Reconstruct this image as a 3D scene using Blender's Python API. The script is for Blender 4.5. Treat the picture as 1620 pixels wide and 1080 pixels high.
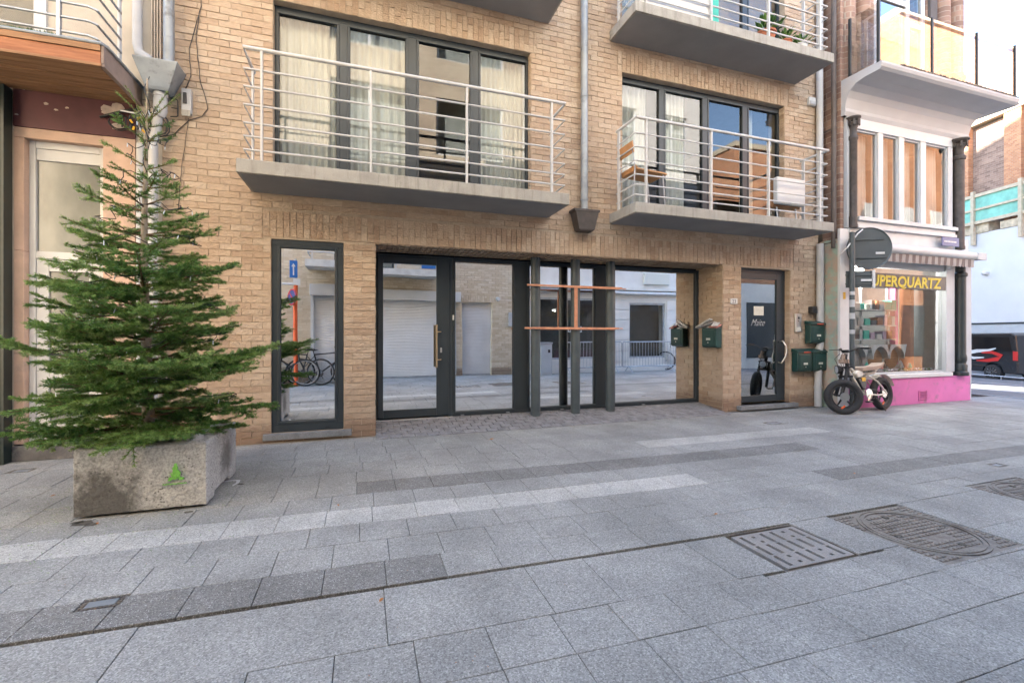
import bpy, math, random
from mathutils import Vector, Matrix
R = math.radians
random.seed(7)
for o in list(bpy.data.objects): bpy.data.objects.remove(o)
sc = bpy.context.scene

# ---------------------------------------------------------------- camera
cam = bpy.data.cameras.new('camera'); cam_o = bpy.data.objects.new('camera', cam)
sc.collection.objects.link(cam_o); sc.camera = cam_o
cam.sensor_width = 36; cam.lens = 36*714/1620; cam.shift_y = -12/1620
cam.clip_start = .05; cam.clip_end = 400
cam_o.location = (0, 0, 1.3); cam_o.rotation_euler = (math.pi/2, 0, R(-18.4))

# ---------------------------------------------------------------- world, sun, exposure
SUN_EL, SUN_AZ = 30, -40
w = bpy.data.worlds.new("World"); sc.world = w; w.use_nodes = True
nt = w.node_tree; bg = nt.nodes['Background']
sky = nt.nodes.new('ShaderNodeTexSky'); sky.sky_type = 'NISHITA'; sky.sun_disc = False
sky.sun_elevation = R(SUN_EL); sky.sun_rotation = R(SUN_AZ)
sky.air_density = 1.0; sky.dust_density = .5; sky.ozone_density = 1.0
nt.links.new(sky.outputs[0], bg.inputs[0]); bg.inputs[1].default_value = .12
sd = bpy.data.lights.new('sun', 'SUN'); sd.energy = 5; sd.angle = R(.5); sd.color = (1, .93, .84)
so = bpy.data.objects.new('sun', sd); sc.collection.objects.link(so)
sdir = Vector((math.sin(R(SUN_AZ))*math.cos(R(SUN_EL)), math.cos(R(SUN_AZ))*math.cos(R(SUN_EL)), math.sin(R(SUN_EL))))
so.rotation_euler = sdir.to_track_quat('Z', 'Y').to_euler(); so.location = (-6, 12, 20)
sc.render.engine = 'CYCLES'
sc.view_settings.view_transform = 'Standard'; sc.view_settings.look = 'None'
sc.view_settings.gamma = 1; sc.view_settings.use_curve_mapping = False
sc.view_settings.exposure = 3.36
sc.cycles.max_bounces = 6; sc.cycles.diffuse_bounces = 3; sc.cycles.glossy_bounces = 4
sc.cycles.transparent_max_bounces = 8; sc.cycles.caustics_reflective = False; sc.cycles.caustics_refractive = False

# ---------------------------------------------------------------- materials
def mk(name):
    m = bpy.data.materials.new(name); m.use_nodes = True
    nt = m.node_tree; b = nt.nodes['Principled BSDF']
    return m, nt, b
def noise(nt, co, scale, detail=3, rough=.55):
    n = nt.nodes.new('ShaderNodeTexNoise'); n.inputs['Scale'].default_value = scale
    n.inputs['Detail'].default_value = detail; n.inputs['Roughness'].default_value = rough
    nt.links.new(co, n.inputs['Vector']); return n.outputs['Fac']
def ramp(nt, fac, stops):
    r = nt.nodes.new('ShaderNodeValToRGB'); e = r.color_ramp.elements
    e[0].position = stops[0][0]; e[0].color = (*stops[0][1], 1)
    e[1].position = stops[-1][0]; e[1].color = (*stops[-1][1], 1)
    for p, c in stops[1:-1]:
        x = e.new(p); x.color = (*c, 1)
    nt.links.new(fac, r.inputs[0]); return r.outputs[0]
def mixc(nt, fac, a, b, mode='MIX'):
    m = nt.nodes.new('ShaderNodeMix'); m.data_type = 'RGBA'; m.blend_type = mode
    for i, v in ((0, fac), (6, a), (7, b)):
        if hasattr(v, 'is_output'): nt.links.new(v, m.inputs[i])
        elif i == 0: m.inputs[0].default_value = v
        else: m.inputs[i].default_value = (*v, 1)
    return m.outputs[2]
def math_(nt, op, a, b=0):
    m = nt.nodes.new('ShaderNodeMath'); m.operation = op
    for i, v in ((0, a), (1, b)):
        if hasattr(v, 'is_output'): nt.links.new(v, m.inputs[i])
        else: m.inputs[i].default_value = v
    return m.outputs[0]
def objco(nt): return nt.nodes.new('ShaderNodeTexCoord').outputs['Object']
def bump(nt, b, h, strength, dist=.01):
    n = nt.nodes.new('ShaderNodeBump'); n.inputs['Strength'].default_value = strength
    n.inputs['Distance'].default_value = dist
    nt.links.new(h, n.inputs['Height']); nt.links.new(n.outputs[0], b.inputs['Normal'])
def attr(nt, name='tint'):
    a = nt.nodes.new('ShaderNodeAttribute'); a.attribute_name = name; return a.outputs['Fac']
def stretch(nt, co, s):
    m = nt.nodes.new('ShaderNodeMapping'); m.inputs['Scale'].default_value = s
    nt.links.new(co, m.inputs[0]); return m.outputs[0]

def plain(name, c, rough=.5, metal=0, var=.12, scale=6, fine=0, fscale=120, bumpk=0, bscale=80, dirt=None, dscale=3, dthr=.6, spec=.5):
    """base colour with soft large variation, fine grain, optional dirt patches and bump"""
    m, nt, b = mk(name); co = objco(nt)
    lo = tuple(x*(1-var) for x in c); hi = tuple(min(1, x*(1+var)) for x in c)
    col = ramp(nt, noise(nt, co, scale, 4), [(.3, lo), (.7, hi)])
    if fine: col = mixc(nt, fine, col, ramp(nt, noise(nt, co, fscale, 2), [(.35, (.25,)*3), (.65, (.9,)*3)]), 'OVERLAY')
    if dirt: col = mixc(nt, ramp(nt, noise(nt, co, dscale, 6, .65), [(dthr-.05, (0,)*3), (dthr+.08, (1,)*3)]), col, dirt)
    nt.links.new(col, b.inputs['Base Color'])
    b.inputs['Roughness'].default_value = rough; b.inputs['Metallic'].default_value = metal
    b.inputs['Specular IOR Level'].default_value = spec
    if bumpk: bump(nt, b, noise(nt, co, bscale, 4), bumpk)
    return m
def brick_mat(name, stops, mottle=.35):
    m, nt, b = mk(name); co = objco(nt); t = attr(nt)
    col = ramp(nt, t, stops)
    n1 = noise(nt, stretch(nt, co, (1, 1, 2.6)), 14, 5, .65)
    col = mixc(nt, mottle, col, ramp(nt, n1, [(.3, (.24, .2, .17)), (.5, (.5, .5, .5)), (.72, (.82, .78, .72))]), 'OVERLAY')
    big = noise(nt, co, .7, 4)
    col = mixc(nt, ramp(nt, big, [(.45, (0,)*3), (.75, (.35,)*3)]), col, (.5, .42, .33))
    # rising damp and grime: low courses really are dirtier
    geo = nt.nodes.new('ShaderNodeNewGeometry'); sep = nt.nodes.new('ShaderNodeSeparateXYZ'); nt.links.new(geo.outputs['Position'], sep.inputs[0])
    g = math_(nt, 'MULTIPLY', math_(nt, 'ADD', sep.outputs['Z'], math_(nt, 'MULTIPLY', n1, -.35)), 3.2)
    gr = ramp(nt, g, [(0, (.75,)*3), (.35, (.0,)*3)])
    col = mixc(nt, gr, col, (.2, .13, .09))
    nt.links.new(col, b.inputs['Base Color']); b.inputs['Roughness'].default_value = .92
    h = math_(nt, 'ADD', noise(nt, stretch(nt, co, (1, 1, 2)), 26, 5, .6), math_(nt, 'MULTIPLY', noise(nt, co, 160, 2), .4))
    bump(nt, b, h, .75, .012)
    return m
BRICK = brick_mat('tan_brick', [(0, (.38, .275, .195)), (.3, (.43, .325, .235)), (.75, (.465, .36, .265)), (1, (.5, .405, .31))], .28)
BRICK_PALE = brick_mat('cream_brick', [(0, (.56, .46, .33)), (.5, (.64, .54, .4)), (1, (.7, .61, .48))], .2)
BRICK_BROWN = brick_mat('brown_brick', [(0, (.16, .09, .07)), (.5, (.25, .17, .14)), (1, (.36, .27, .22))])
MORTAR = plain('mortar', (.43, .35, .265), .95, var=.15, scale=9, bumpk=.5, bscale=90)
def bricktex(name, c1, c2, mo, bw=.22, bh=.07):
    m, nt, b = mk(name)
    geo = nt.nodes.new('ShaderNodeNewGeometry'); s = nt.nodes.new('ShaderNodeSeparateXYZ'); nt.links.new(geo.outputs['Position'], s.inputs[0])
    cb = nt.nodes.new('ShaderNodeCombineXYZ'); nt.links.new(math_(nt, 'ADD', s.outputs[0], s.outputs[1]), cb.inputs[0]); nt.links.new(s.outputs[2], cb.inputs[1])
    t = nt.nodes.new('ShaderNodeTexBrick'); nt.links.new(cb.outputs[0], t.inputs['Vector'])
    t.inputs['Color1'].default_value = (*c1, 1); t.inputs['Color2'].default_value = (*c2, 1); t.inputs['Mortar'].default_value = (*mo, 1)
    t.inputs['Scale'].default_value = 1; t.inputs['Brick Width'].default_value = bw; t.inputs['Row Height'].default_value = bh
    t.inputs['Mortar Size'].default_value = .006
    col = mixc(nt, .5, t.outputs['Color'], ramp(nt, noise(nt, geo.outputs['Position'], 1.1, 5), [(.3, (.3,)*3), (.7, (.7,)*3)]), 'OVERLAY')
    nt.links.new(col, b.inputs['Base Color']); b.inputs['Roughness'].default_value = .9
    bump(nt, b, t.outputs['Fac'], -.4, .01)
    return m
BT_TAN = bricktex('tan_brick_far', (.43, .28, .16), (.53, .37, .23), (.42, .33, .24))
BT_PALE = bricktex('cream_brick_far', (.52, .42, .3), (.62, .52, .38), (.5, .44, .36))
BT_RED = bricktex('orange_brick_far', (.42, .17, .08), (.56, .27, .13), (.4, .3, .22))
BT_BROWN = bricktex('brown_brick_far', (.2, .12, .09), (.34, .22, .16), (.35, .28, .22), .3, .1)

def paving(name, base, chip, chips, k=.5):
    m, nt, b = mk(name); co = objco(nt); t = attr(nt)
    geo = nt.nodes.new('ShaderNodeNewGeometry'); P = geo.outputs['Position']
    lo = tuple(x*.95 for x in base); hi = tuple(x*1.05 for x in base)
    col = ramp(nt, t, [(0, lo), (1, hi)])
    gv = nt.nodes.new('ShaderNodeTexVoronoi'); gv.inputs['Scale'].default_value = 170; nt.links.new(P, gv.inputs['Vector'])
    gs = nt.nodes.new('ShaderNodeSeparateXYZ'); nt.links.new(gv.outputs['Color'], gs.inputs[0]); sp = gs.outputs[0]
    col = mixc(nt, k, col, ramp(nt, sp, [(0, (.1,)*3), (.45, (.46,)*3), (.8, (.6,)*3), (1, (.97,)*3)]), 'OVERLAY')
    v = nt.nodes.new('ShaderNodeTexVoronoi'); v.inputs['Scale'].default_value = 120; nt.links.new(P, v.inputs['Vector'])
    cm = math_(nt, 'MULTIPLY', math_(nt, 'LESS_THAN', v.outputs['Distance'], .26), math_(nt, 'GREATER_THAN', noise(nt, P, 31, 1), chips))
    col = mixc(nt, cm, col, chip)
    # worn and stained patches, chewing gum spots
    st = ramp(nt, noise(nt, P, 1.3, 6, .62), [(.38, (.72,)*3), (.62, (1.12,)*3)])
    col = mixc(nt, .75, col, st, 'MULTIPLY')
    v2 = nt.nodes.new('ShaderNodeTexVoronoi'); v2.inputs['Scale'].default_value = 2.3; v2.inputs['Randomness'].default_value = 1; nt.links.new(P, v2.inputs['Vector'])
    gm = math_(nt, 'MULTIPLY', math_(nt, 'LESS_THAN', math_(nt, 'ADD', v2.outputs['Distance'], math_(nt, 'MULTIPLY', noise(nt, P, 30, 2), .06)), .075), .4)
    col = mixc(nt, gm, col, (.13, .13, .135))
    nt.links.new(col, b.inputs['Base Color'])
    b.inputs['Roughness'].default_value = .78; b.inputs['Specular IOR Level'].default_value = .35
    bump(nt, b, math_(nt, 'ADD', sp, math_(nt, 'MULTIPLY', noise(nt, P, 9, 3), .5)), .35, .004)
    return m
PAVE = paving('grey_paving', (.306, .31, .297), (.5, .51, .52), .7)
PAVE_L = paving('pale_paving', (.43, .432, .41), (.6, .6, .6), .6)
PAVE_D = paving('dark_paving', (.197, .197, .187), (.5, .5, .5), .5)
COBBLE = plain('cobble_stone', (.2, .2, .21), .75, var=.3, scale=9, fine=.35, fscale=90, bumpk=.6, bscale=60)
JOINT = plain('joint_sand', (.085, .08, .07), .95, var=.3, scale=30, bumpk=.5)
GROUT = plain('cobble_grout', (.3, .29, .27), .95, var=.2, scale=20, bumpk=.5)
ASPHALT = plain('asphalt', (.13, .13, .135), .85, var=.15, scale=2, fine=.5, fscale=160, bumpk=.3, bscale=200)
CONCRETE = plain('balcony_concrete', (.33, .315, .28), .9, var=.16, scale=5, fine=.25, fscale=150, dirt=(.2, .19, .16), dscale=2.2, dthr=.66, bumpk=.35, bscale=120)
def streaky(m):
    nt = m.node_tree; b = nt.nodes['Principled BSDF']; l = b.inputs['Base Color'].links[0]; src = l.from_socket
    n = noise(nt, stretch(nt, objco(nt), (9, 9, .8)), 1.6, 4, .7)
    nt.links.new(mixc(nt, ramp(nt, n, [(.52, (0,)*3), (.72, (.6,)*3)]), src, (.16, .15, .12)), b.inputs['Base Color'])
streaky(CONCRETE)
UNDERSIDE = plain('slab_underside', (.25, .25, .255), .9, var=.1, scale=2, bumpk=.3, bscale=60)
BLUESTONE = plain('bluestone', (.19, .2, .21), .6, var=.22, scale=8, fine=.2, fscale=70, bumpk=.2, bscale=50)
DARKSTONE = plain('dark_step_stone', (.1, .1, .105), .7, var=.35, scale=9, dirt=(.22, .21, .2), dscale=7, dthr=.6, bumpk=.3)
ANTHRA = plain('anthracite_frame', (.032, .042, .05), .38, var=.06, scale=3, spec=.45)
ANTHRA_D = plain('anthracite_gasket', (.012, .014, .016), .5, var=.05)
STEEL_COL = plain('painted_steel_column', (.062, .08, .09), .42, var=.18, scale=5, bumpk=.06, bscale=30)
COPPER = plain('copper_bar', (.68, .33, .2), .42, metal=.55, var=.14, scale=14)
RAIL = plain('white_rail', (.52, .515, .5), .45, var=.08, scale=10, dirt=(.42, .38, .33), dscale=14, dthr=.72)
GALV = plain('galvanised_steel', (.42, .44, .47), .42, metal=.6, var=.2, scale=9)
ZINC = plain('zinc_pipe', (.27, .3, .325), .5, metal=.35, var=.22, scale=4, dirt=(.16, .17, .18), dscale=5, dthr=.6)
PVC = plain('grey_pvc', (.45, .46, .47), .5, var=.1, scale=4)
DKPIPE = plain('brown_pipe', (.1, .08, .07), .6, var=.25, scale=5)
WHITE = plain('white_paint', (.6, .61, .61), .5, var=.05, scale=4)
SHOPGREY = plain('pale_grey_paint', (.46, .48, .5), .5, var=.08, scale=2.5)
CREAM = plain('cream_render', (.52, .47, .4), .9, var=.12, scale=3, bumpk=.2)
STUCCO_W = plain('pale_stucco', (.72, .69, .64), .9, var=.08, scale=2, bumpk=.2)
PINKSTONE = plain('pink_sandstone', (.56, .40, .31), .85, var=.14, scale=3.5, dirt=(.43, .33, .27), dscale=2.2, dthr=.6, bumpk=.2, bscale=25)
MAROON = plain('maroon_panel', (.105, .035, .04), .55, var=.2, scale=4)
PLASTER_CHIP = plain('chipped_plaster', (.5, .42, .36), .9, var=.2, scale=20)
DKPANEL = plain('dark_green_panel', (.018, .03, .028), .3, var=.3, scale=2)
WOOD = None
def wood(name, a, b_, sc_=(1.2, 18, 18)):
    m, nt, b = mk(name); co = objco(nt)
    n = noise(nt, stretch(nt, co, sc_), 2.2, 6, .65)
    col = ramp(nt, n, [(.3, a), (.68, b_)])
    col = mixc(nt, .3, col, ramp(nt, attr(nt), [(0, (.3,)*3), (1, (.75,)*3)]), 'OVERLAY')
    nt.links.new(col, b.inputs['Base Color']); b.inputs['Roughness'].default_value = .7; bump(nt, b, n, .35, .006); return m
WOOD = wood('weathered_wood', (.17, .085, .04), (.36, .2, .1))
WOODRED = wood('reddish_board', (.2, .07, .03), (.4, .17, .08))
PLY = plain('chair_plywood', (.5, .25, .1), .45, var=.15, scale=5)
MOSS = plain('green_mat', (.04, .1, .02), .95, var=.4, scale=30, bumpk=1, bscale=120)
CURTAIN = None
def curtain_mat():
    m, nt, b = mk('curtain_cloth'); co = objco(nt)
    nt.links.new(ramp(nt, noise(nt, stretch(nt, co, (14, 14, .6)), 1.6, 3), [(.3, (.64, .63, .57)), (.7, (.8, .79, .73))]), b.inputs['Base Color'])
    b.inputs['Roughness'].default_value = .95; return m
CURTAIN = curtain_mat()
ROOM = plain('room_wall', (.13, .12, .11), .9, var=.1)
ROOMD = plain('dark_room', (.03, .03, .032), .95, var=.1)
GREENBOX = plain('green_mailbox_plastic', (.014, .05, .045), .33, var=.15, scale=8)
GREENBOX_D = plain('green_mailbox_dark', (.008, .035, .03), .4, var=.1)
CARDLABEL = plain('pale_card', (.62, .62, .55), .6, var=.1, scale=40)
REDLABEL = plain('red_label', (.6, .09, .05), .6, var=.15, scale=30)
PAPER = plain('newspaper', (.5, .5, .5), .8, var=.35, scale=30)
PAPER2 = plain('printed_leaflet', (.45, .2, .17), .8, var=.5, scale=25)
BRASS = plain('brushed_brass', (.5, .38, .24), .35, metal=.8, var=.1)
TINTED = plain('tinted_car_glass', (.01, .01, .012), .08, var=.05, spec=.6)
STAINLESS = plain('stainless_steel', (.6, .58, .53), .28, metal=.95, var=.08)
BLACK = plain('black_plastic', (.018, .018, .02), .45, var=.15)
RUBBER = plain('tyre_rubber', (.025, .025, .026), .8, var=.2, scale=20)
PINK = plain('pink_paint', (.64, .17, .42), .7, var=.1, scale=2.2, dirt=(.42, .17, .3), dscale=5, dthr=.6, bumpk=.15, bscale=30)
PINKD = plain('pink_vent_paint', (.55, .14, .34), .6, var=.1)
IRON = plain('black_cast_iron', (.022, .026, .026), .45, var=.2, scale=8)
IRONB = plain('brown_cast_iron', (.06, .05, .045), .6, var=.3, scale=12)
COVER = plain('cast_cover_iron', (.19, .175, .155), .6, metal=.3, var=.22, scale=7, fine=.3, fscale=90, dirt=(.11, .09, .075), dscale=5, dthr=.58)
COVER_L = plain('galvanised_cover', (.27, .262, .25), .6, metal=.25, var=.12, scale=4, fine=.25, fscale=120)
SIGNBACK = plain('grey_sign_back', (.07, .085, .09), .5, var=.1, scale=4)
SIGNYEL = plain('yellow_letters', (.62, .5, .03), .5, var=.06)
SIGNBLK = plain('black_sign_board', (.02, .02, .02), .4, var=.1)
BLUE = plain('blue_enamel', (.03, .06, .22), .35, var=.05)
BLUE2 = plain('blue_traffic_sign', (.02, .14, .45), .35, var=.05)
RED = plain('red_enamel', (.5, .02, .02), .4, var=.05)
ORANGE = plain('orange_paint', (.75, .12, .03), .5, var=.12, scale=8)
GREENPEEL = plain('peeling_green_paint', (.3, .4, .34), .85, var=.15, scale=6, dirt=(.42, .33, .27), dscale=5, dthr=.5, bumpk=.5, bscale=30)
STRIPE_A = plain('awning_brown', (.2, .16, .15), .9, var=.1)
STRIPE_B = plain('awning_beige', (.4, .37, .35), .9, var=.1)
SHUTTER = plain('white_shutter', (.8, .8, .79), .5, var=.05, scale=2)
SHUTTER_G = plain('grey_shutter', (.66, .66, .66), .5, var=.08, scale=2)
SPRAY = plain('green_spray_paint', (.22, .55, .1), .8, var=.2, scale=60)
ROADPAINT = plain('white_road_paint', (.62, .63, .64), .8, var=.15, scale=30)
BAG = plain('pale_stone', (.42, .42, .42), .9, var=.25, scale=12, bumpk=.5)
VANPAINT = plain('black_van_paint', (.018, .02, .024), .18, var=.1, spec=.7)
HOARD = plain('white_rendered_wall', (.62, .62, .62), .85, var=.04, scale=1)
GREENNET = plain('green_netting', (.22, .5, .4), .9, var=.25, scale=2)
YELLOWP = plain('pale_timber', (.5, .42, .3), .8, var=.15)
LEAF_DRY = plain('dry_leaf', (.42, .17, .05), .8, var=.3, scale=60)
CREAMPAINT = plain('cream_bike_paint', (.62, .58, .5), .4, var=.1)
TANSEAT = plain('tan_seat', (.33, .24, .18), .7, var=.15)

def planter_mat():
    m, nt, b = mk('planter_concrete'); co = objco(nt)
    col = ramp(nt, noise(nt, co, 3, 6, .6), [(.3, (.31, .308, .295)), (.7, (.46, .455, .435))])
    col = mixc(nt, .5, col, ramp(nt, noise(nt, co, 60, 3, .7), [(.35, (.2,)*3), (.65, (.8,)*3)]), 'OVERLAY')
    v = nt.nodes.new('ShaderNodeTexVoronoi'); v.inputs['Scale'].default_value = 55; nt.links.new(co, v.inputs['Vector'])
    pit = math_(nt, 'MULTIPLY', math_(nt, 'LESS_THAN', v.outputs['Distance'], .3), math_(nt, 'GREATER_THAN', noise(nt, co, 14, 3), .57))
    col = mixc(nt, math_(nt, 'MULTIPLY', pit, .8), col, (.1, .095, .085))
    # dark soot stain low on the left of the front face, a smaller one on the side
    s = nt.nodes.new('ShaderNodeVectorMath'); s.operation = 'DISTANCE'; nt.links.new(co, s.inputs[0]); s.inputs[1].default_value = (-.25, -.42, .1)
    d = math_(nt, 'ADD', s.outputs['Value'], math_(nt, 'MULTIPLY', math_(nt, 'SUBTRACT', noise(nt, co, 11, 6, .7), .3), .5))
    col = mixc(nt, ramp(nt, d, [(.24, (.85,)*3), (.4, (0,)*3)]), col, (.06, .058, .055))
    s2 = nt.nodes.new('ShaderNodeVectorMath'); s2.operation = 'DISTANCE'; nt.links.new(co, s2.inputs[0]); s2.inputs[1].default_value = (.4, .1, .25)
    d2 = math_(nt, 'ADD', s2.outputs['Value'], math_(nt, 'MULTIPLY', noise(nt, co, 9, 4), .22))
    col = mixc(nt, ramp(nt, d2, [(.2, (.7,)*3), (.32, (0,)*3)]), col, (.08, .075, .07))
    nt.links.new(col, b.inputs['Base Color']); b.inputs['Roughness'].default_value = .93
    bump(nt, b, math_(nt, 'SUBTRACT', noise(nt, co, 60, 4), math_(nt, 'MULTIPLY', pit, .8)), .6, .006); return m
PLANTER = planter_mat()
def needle_mat():
    m, nt, b = mk('fir_needles'); t = attr(nt)
    col = ramp(nt, t, [(0, (.03, .085, .02)), (.4, (.075, .17, .035)), (.7, (.15, .28, .06)), (1, (.3, .42, .14))])
    nt.links.new(col, b.inputs['Base Color']); b.inputs['Roughness'].default_value = .45; b.inputs['Specular IOR Level'].default_value = .4
    b.inputs['Subsurface Weight'].default_value = 0
    tr = nt.nodes.new('ShaderNodeBsdfTranslucent'); nt.links.new(col, tr.inputs[0])
    mx = nt.nodes.new('ShaderNodeMixShader'); mx.inputs[0].default_value = .25
    nt.links.new(b.outputs[0], mx.inputs[1]); nt.links.new(tr.outputs[0], mx.inputs[2])
    nt.links.new(mx.outputs[0], nt.nodes['Material Output'].inputs[0]); return m
NEEDLE = needle_mat()
TWIG = plain('fir_twig', (.16, .1, .05), .85, var=.25, scale=20)
BARK = plain('fir_bark', (.3, .25, .19), .9, var=.35, scale=16, bumpk=.6, bscale=40)

def glass(name, mirror, tint=(1, 1, 1), trans=(.8, .82, .82), wav=.012, power=.25, wscale=1.3):
    """coated pane: partly a mirror (more so at grazing angles), partly see-through"""
    m, nt, b = mk(name); nt.nodes.remove(b)
    g = nt.nodes.new('ShaderNodeBsdfGlossy'); g.inputs['Color'].default_value = (*tint, 1); g.inputs['Roughness'].default_value = .004
    t = nt.nodes.new('ShaderNodeBsdfTransparent'); t.inputs['Color'].default_value = (*trans, 1)
    lw = nt.nodes.new('ShaderNodeLayerWeight'); lw.inputs['Blend'].default_value = power
    f = math_(nt, 'MINIMUM', math_(nt, 'ADD', math_(nt, 'MULTIPLY', lw.outputs['Fresnel'], 1-mirror), mirror), 1)
    bf = nt.nodes.new('ShaderNodeNewGeometry'); f = math_(nt, 'MULTIPLY', f, math_(nt, 'SUBTRACT', 1, bf.outputs['Backfacing']))
    bp = nt.nodes.new('ShaderNodeBump'); bp.inputs['Strength'].default_value = wav; bp.inputs['Distance'].default_value = .1
    nt.links.new(noise(nt, objco(nt), wscale, 1), bp.inputs['Height']); nt.links.new(bp.outputs[0], g.inputs['Normal'])
    mx = nt.nodes.new('ShaderNodeMixShader'); nt.links.new(f, mx.inputs[0]); nt.links.new(t.outputs[0], mx.inputs[1]); nt.links.new(g.outputs[0], mx.inputs[2])
    nt.links.new(mx.outputs[0], nt.nodes['Material Output'].inputs[0]); return m
G_MIRROR = glass('mirror_coated_glass', .93, (.98, .99, 1), wav=.01)
G_WIN = glass('window_glass', .05, (.97, .98, 1), wav=.012)
G_DOOR = glass('dark_door_glass', .4, (.9, .95, .95), (.7, .75, .75), wav=.01)
G_SHOP = glass('shop_glass', .02, (.97, .98, 1), wav=.006)
G_BAY = glass('bay_window_glass', .04, (1, .98, .95), wav=.02)
G_RAIL = glass('railing_glass', .3, (1, .97, .95), (.8, .8, .8), wav=.004)
G_CAR = glass('car_glass', .3, (.9, .95, 1), (.25, .27, .28), wav=.002)
def frosted():
    m, nt, b = mk('frosted_glass')
    nt.links.new(ramp(nt, noise(nt, stretch(nt, objco(nt), (1, 1, .5)), 3, 4), [(.35, (.16, .17, .15)), (.7, (.28, .29, .26))]), b.inputs['Base Color'])
    b.inputs['Roughness'].default_value = .16; b.inputs['Specular IOR Level'].default_value = .8
    b.inputs['Coat Weight'].default_value = .4; return m
FROST = frosted()
HEADLAMP = plain('lamp_lens', (.5, .55, .6), .1, var=.05, spec=1)
LEDW = plain('fairy_light_bulb', (.6, .68, .75), .2, var=.05)
YEL = plain('yellow_tag', (.7, .4, .02), .6, var=.1)
STONES = plain('mineral_stone', (.4, .38, .42), .5, var=.5, scale=9)
TEAL = plain('teal_card', (.05, .45, .36), .6)
def lamp_mat():
    m, nt, b = mk('lit_ceiling_lamp'); b.inputs['Emission Color'].default_value = (1, .95, .85, 1); b.inputs['Emission Strength'].default_value = 2.5; return m
LAMP = lamp_mat()

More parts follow.
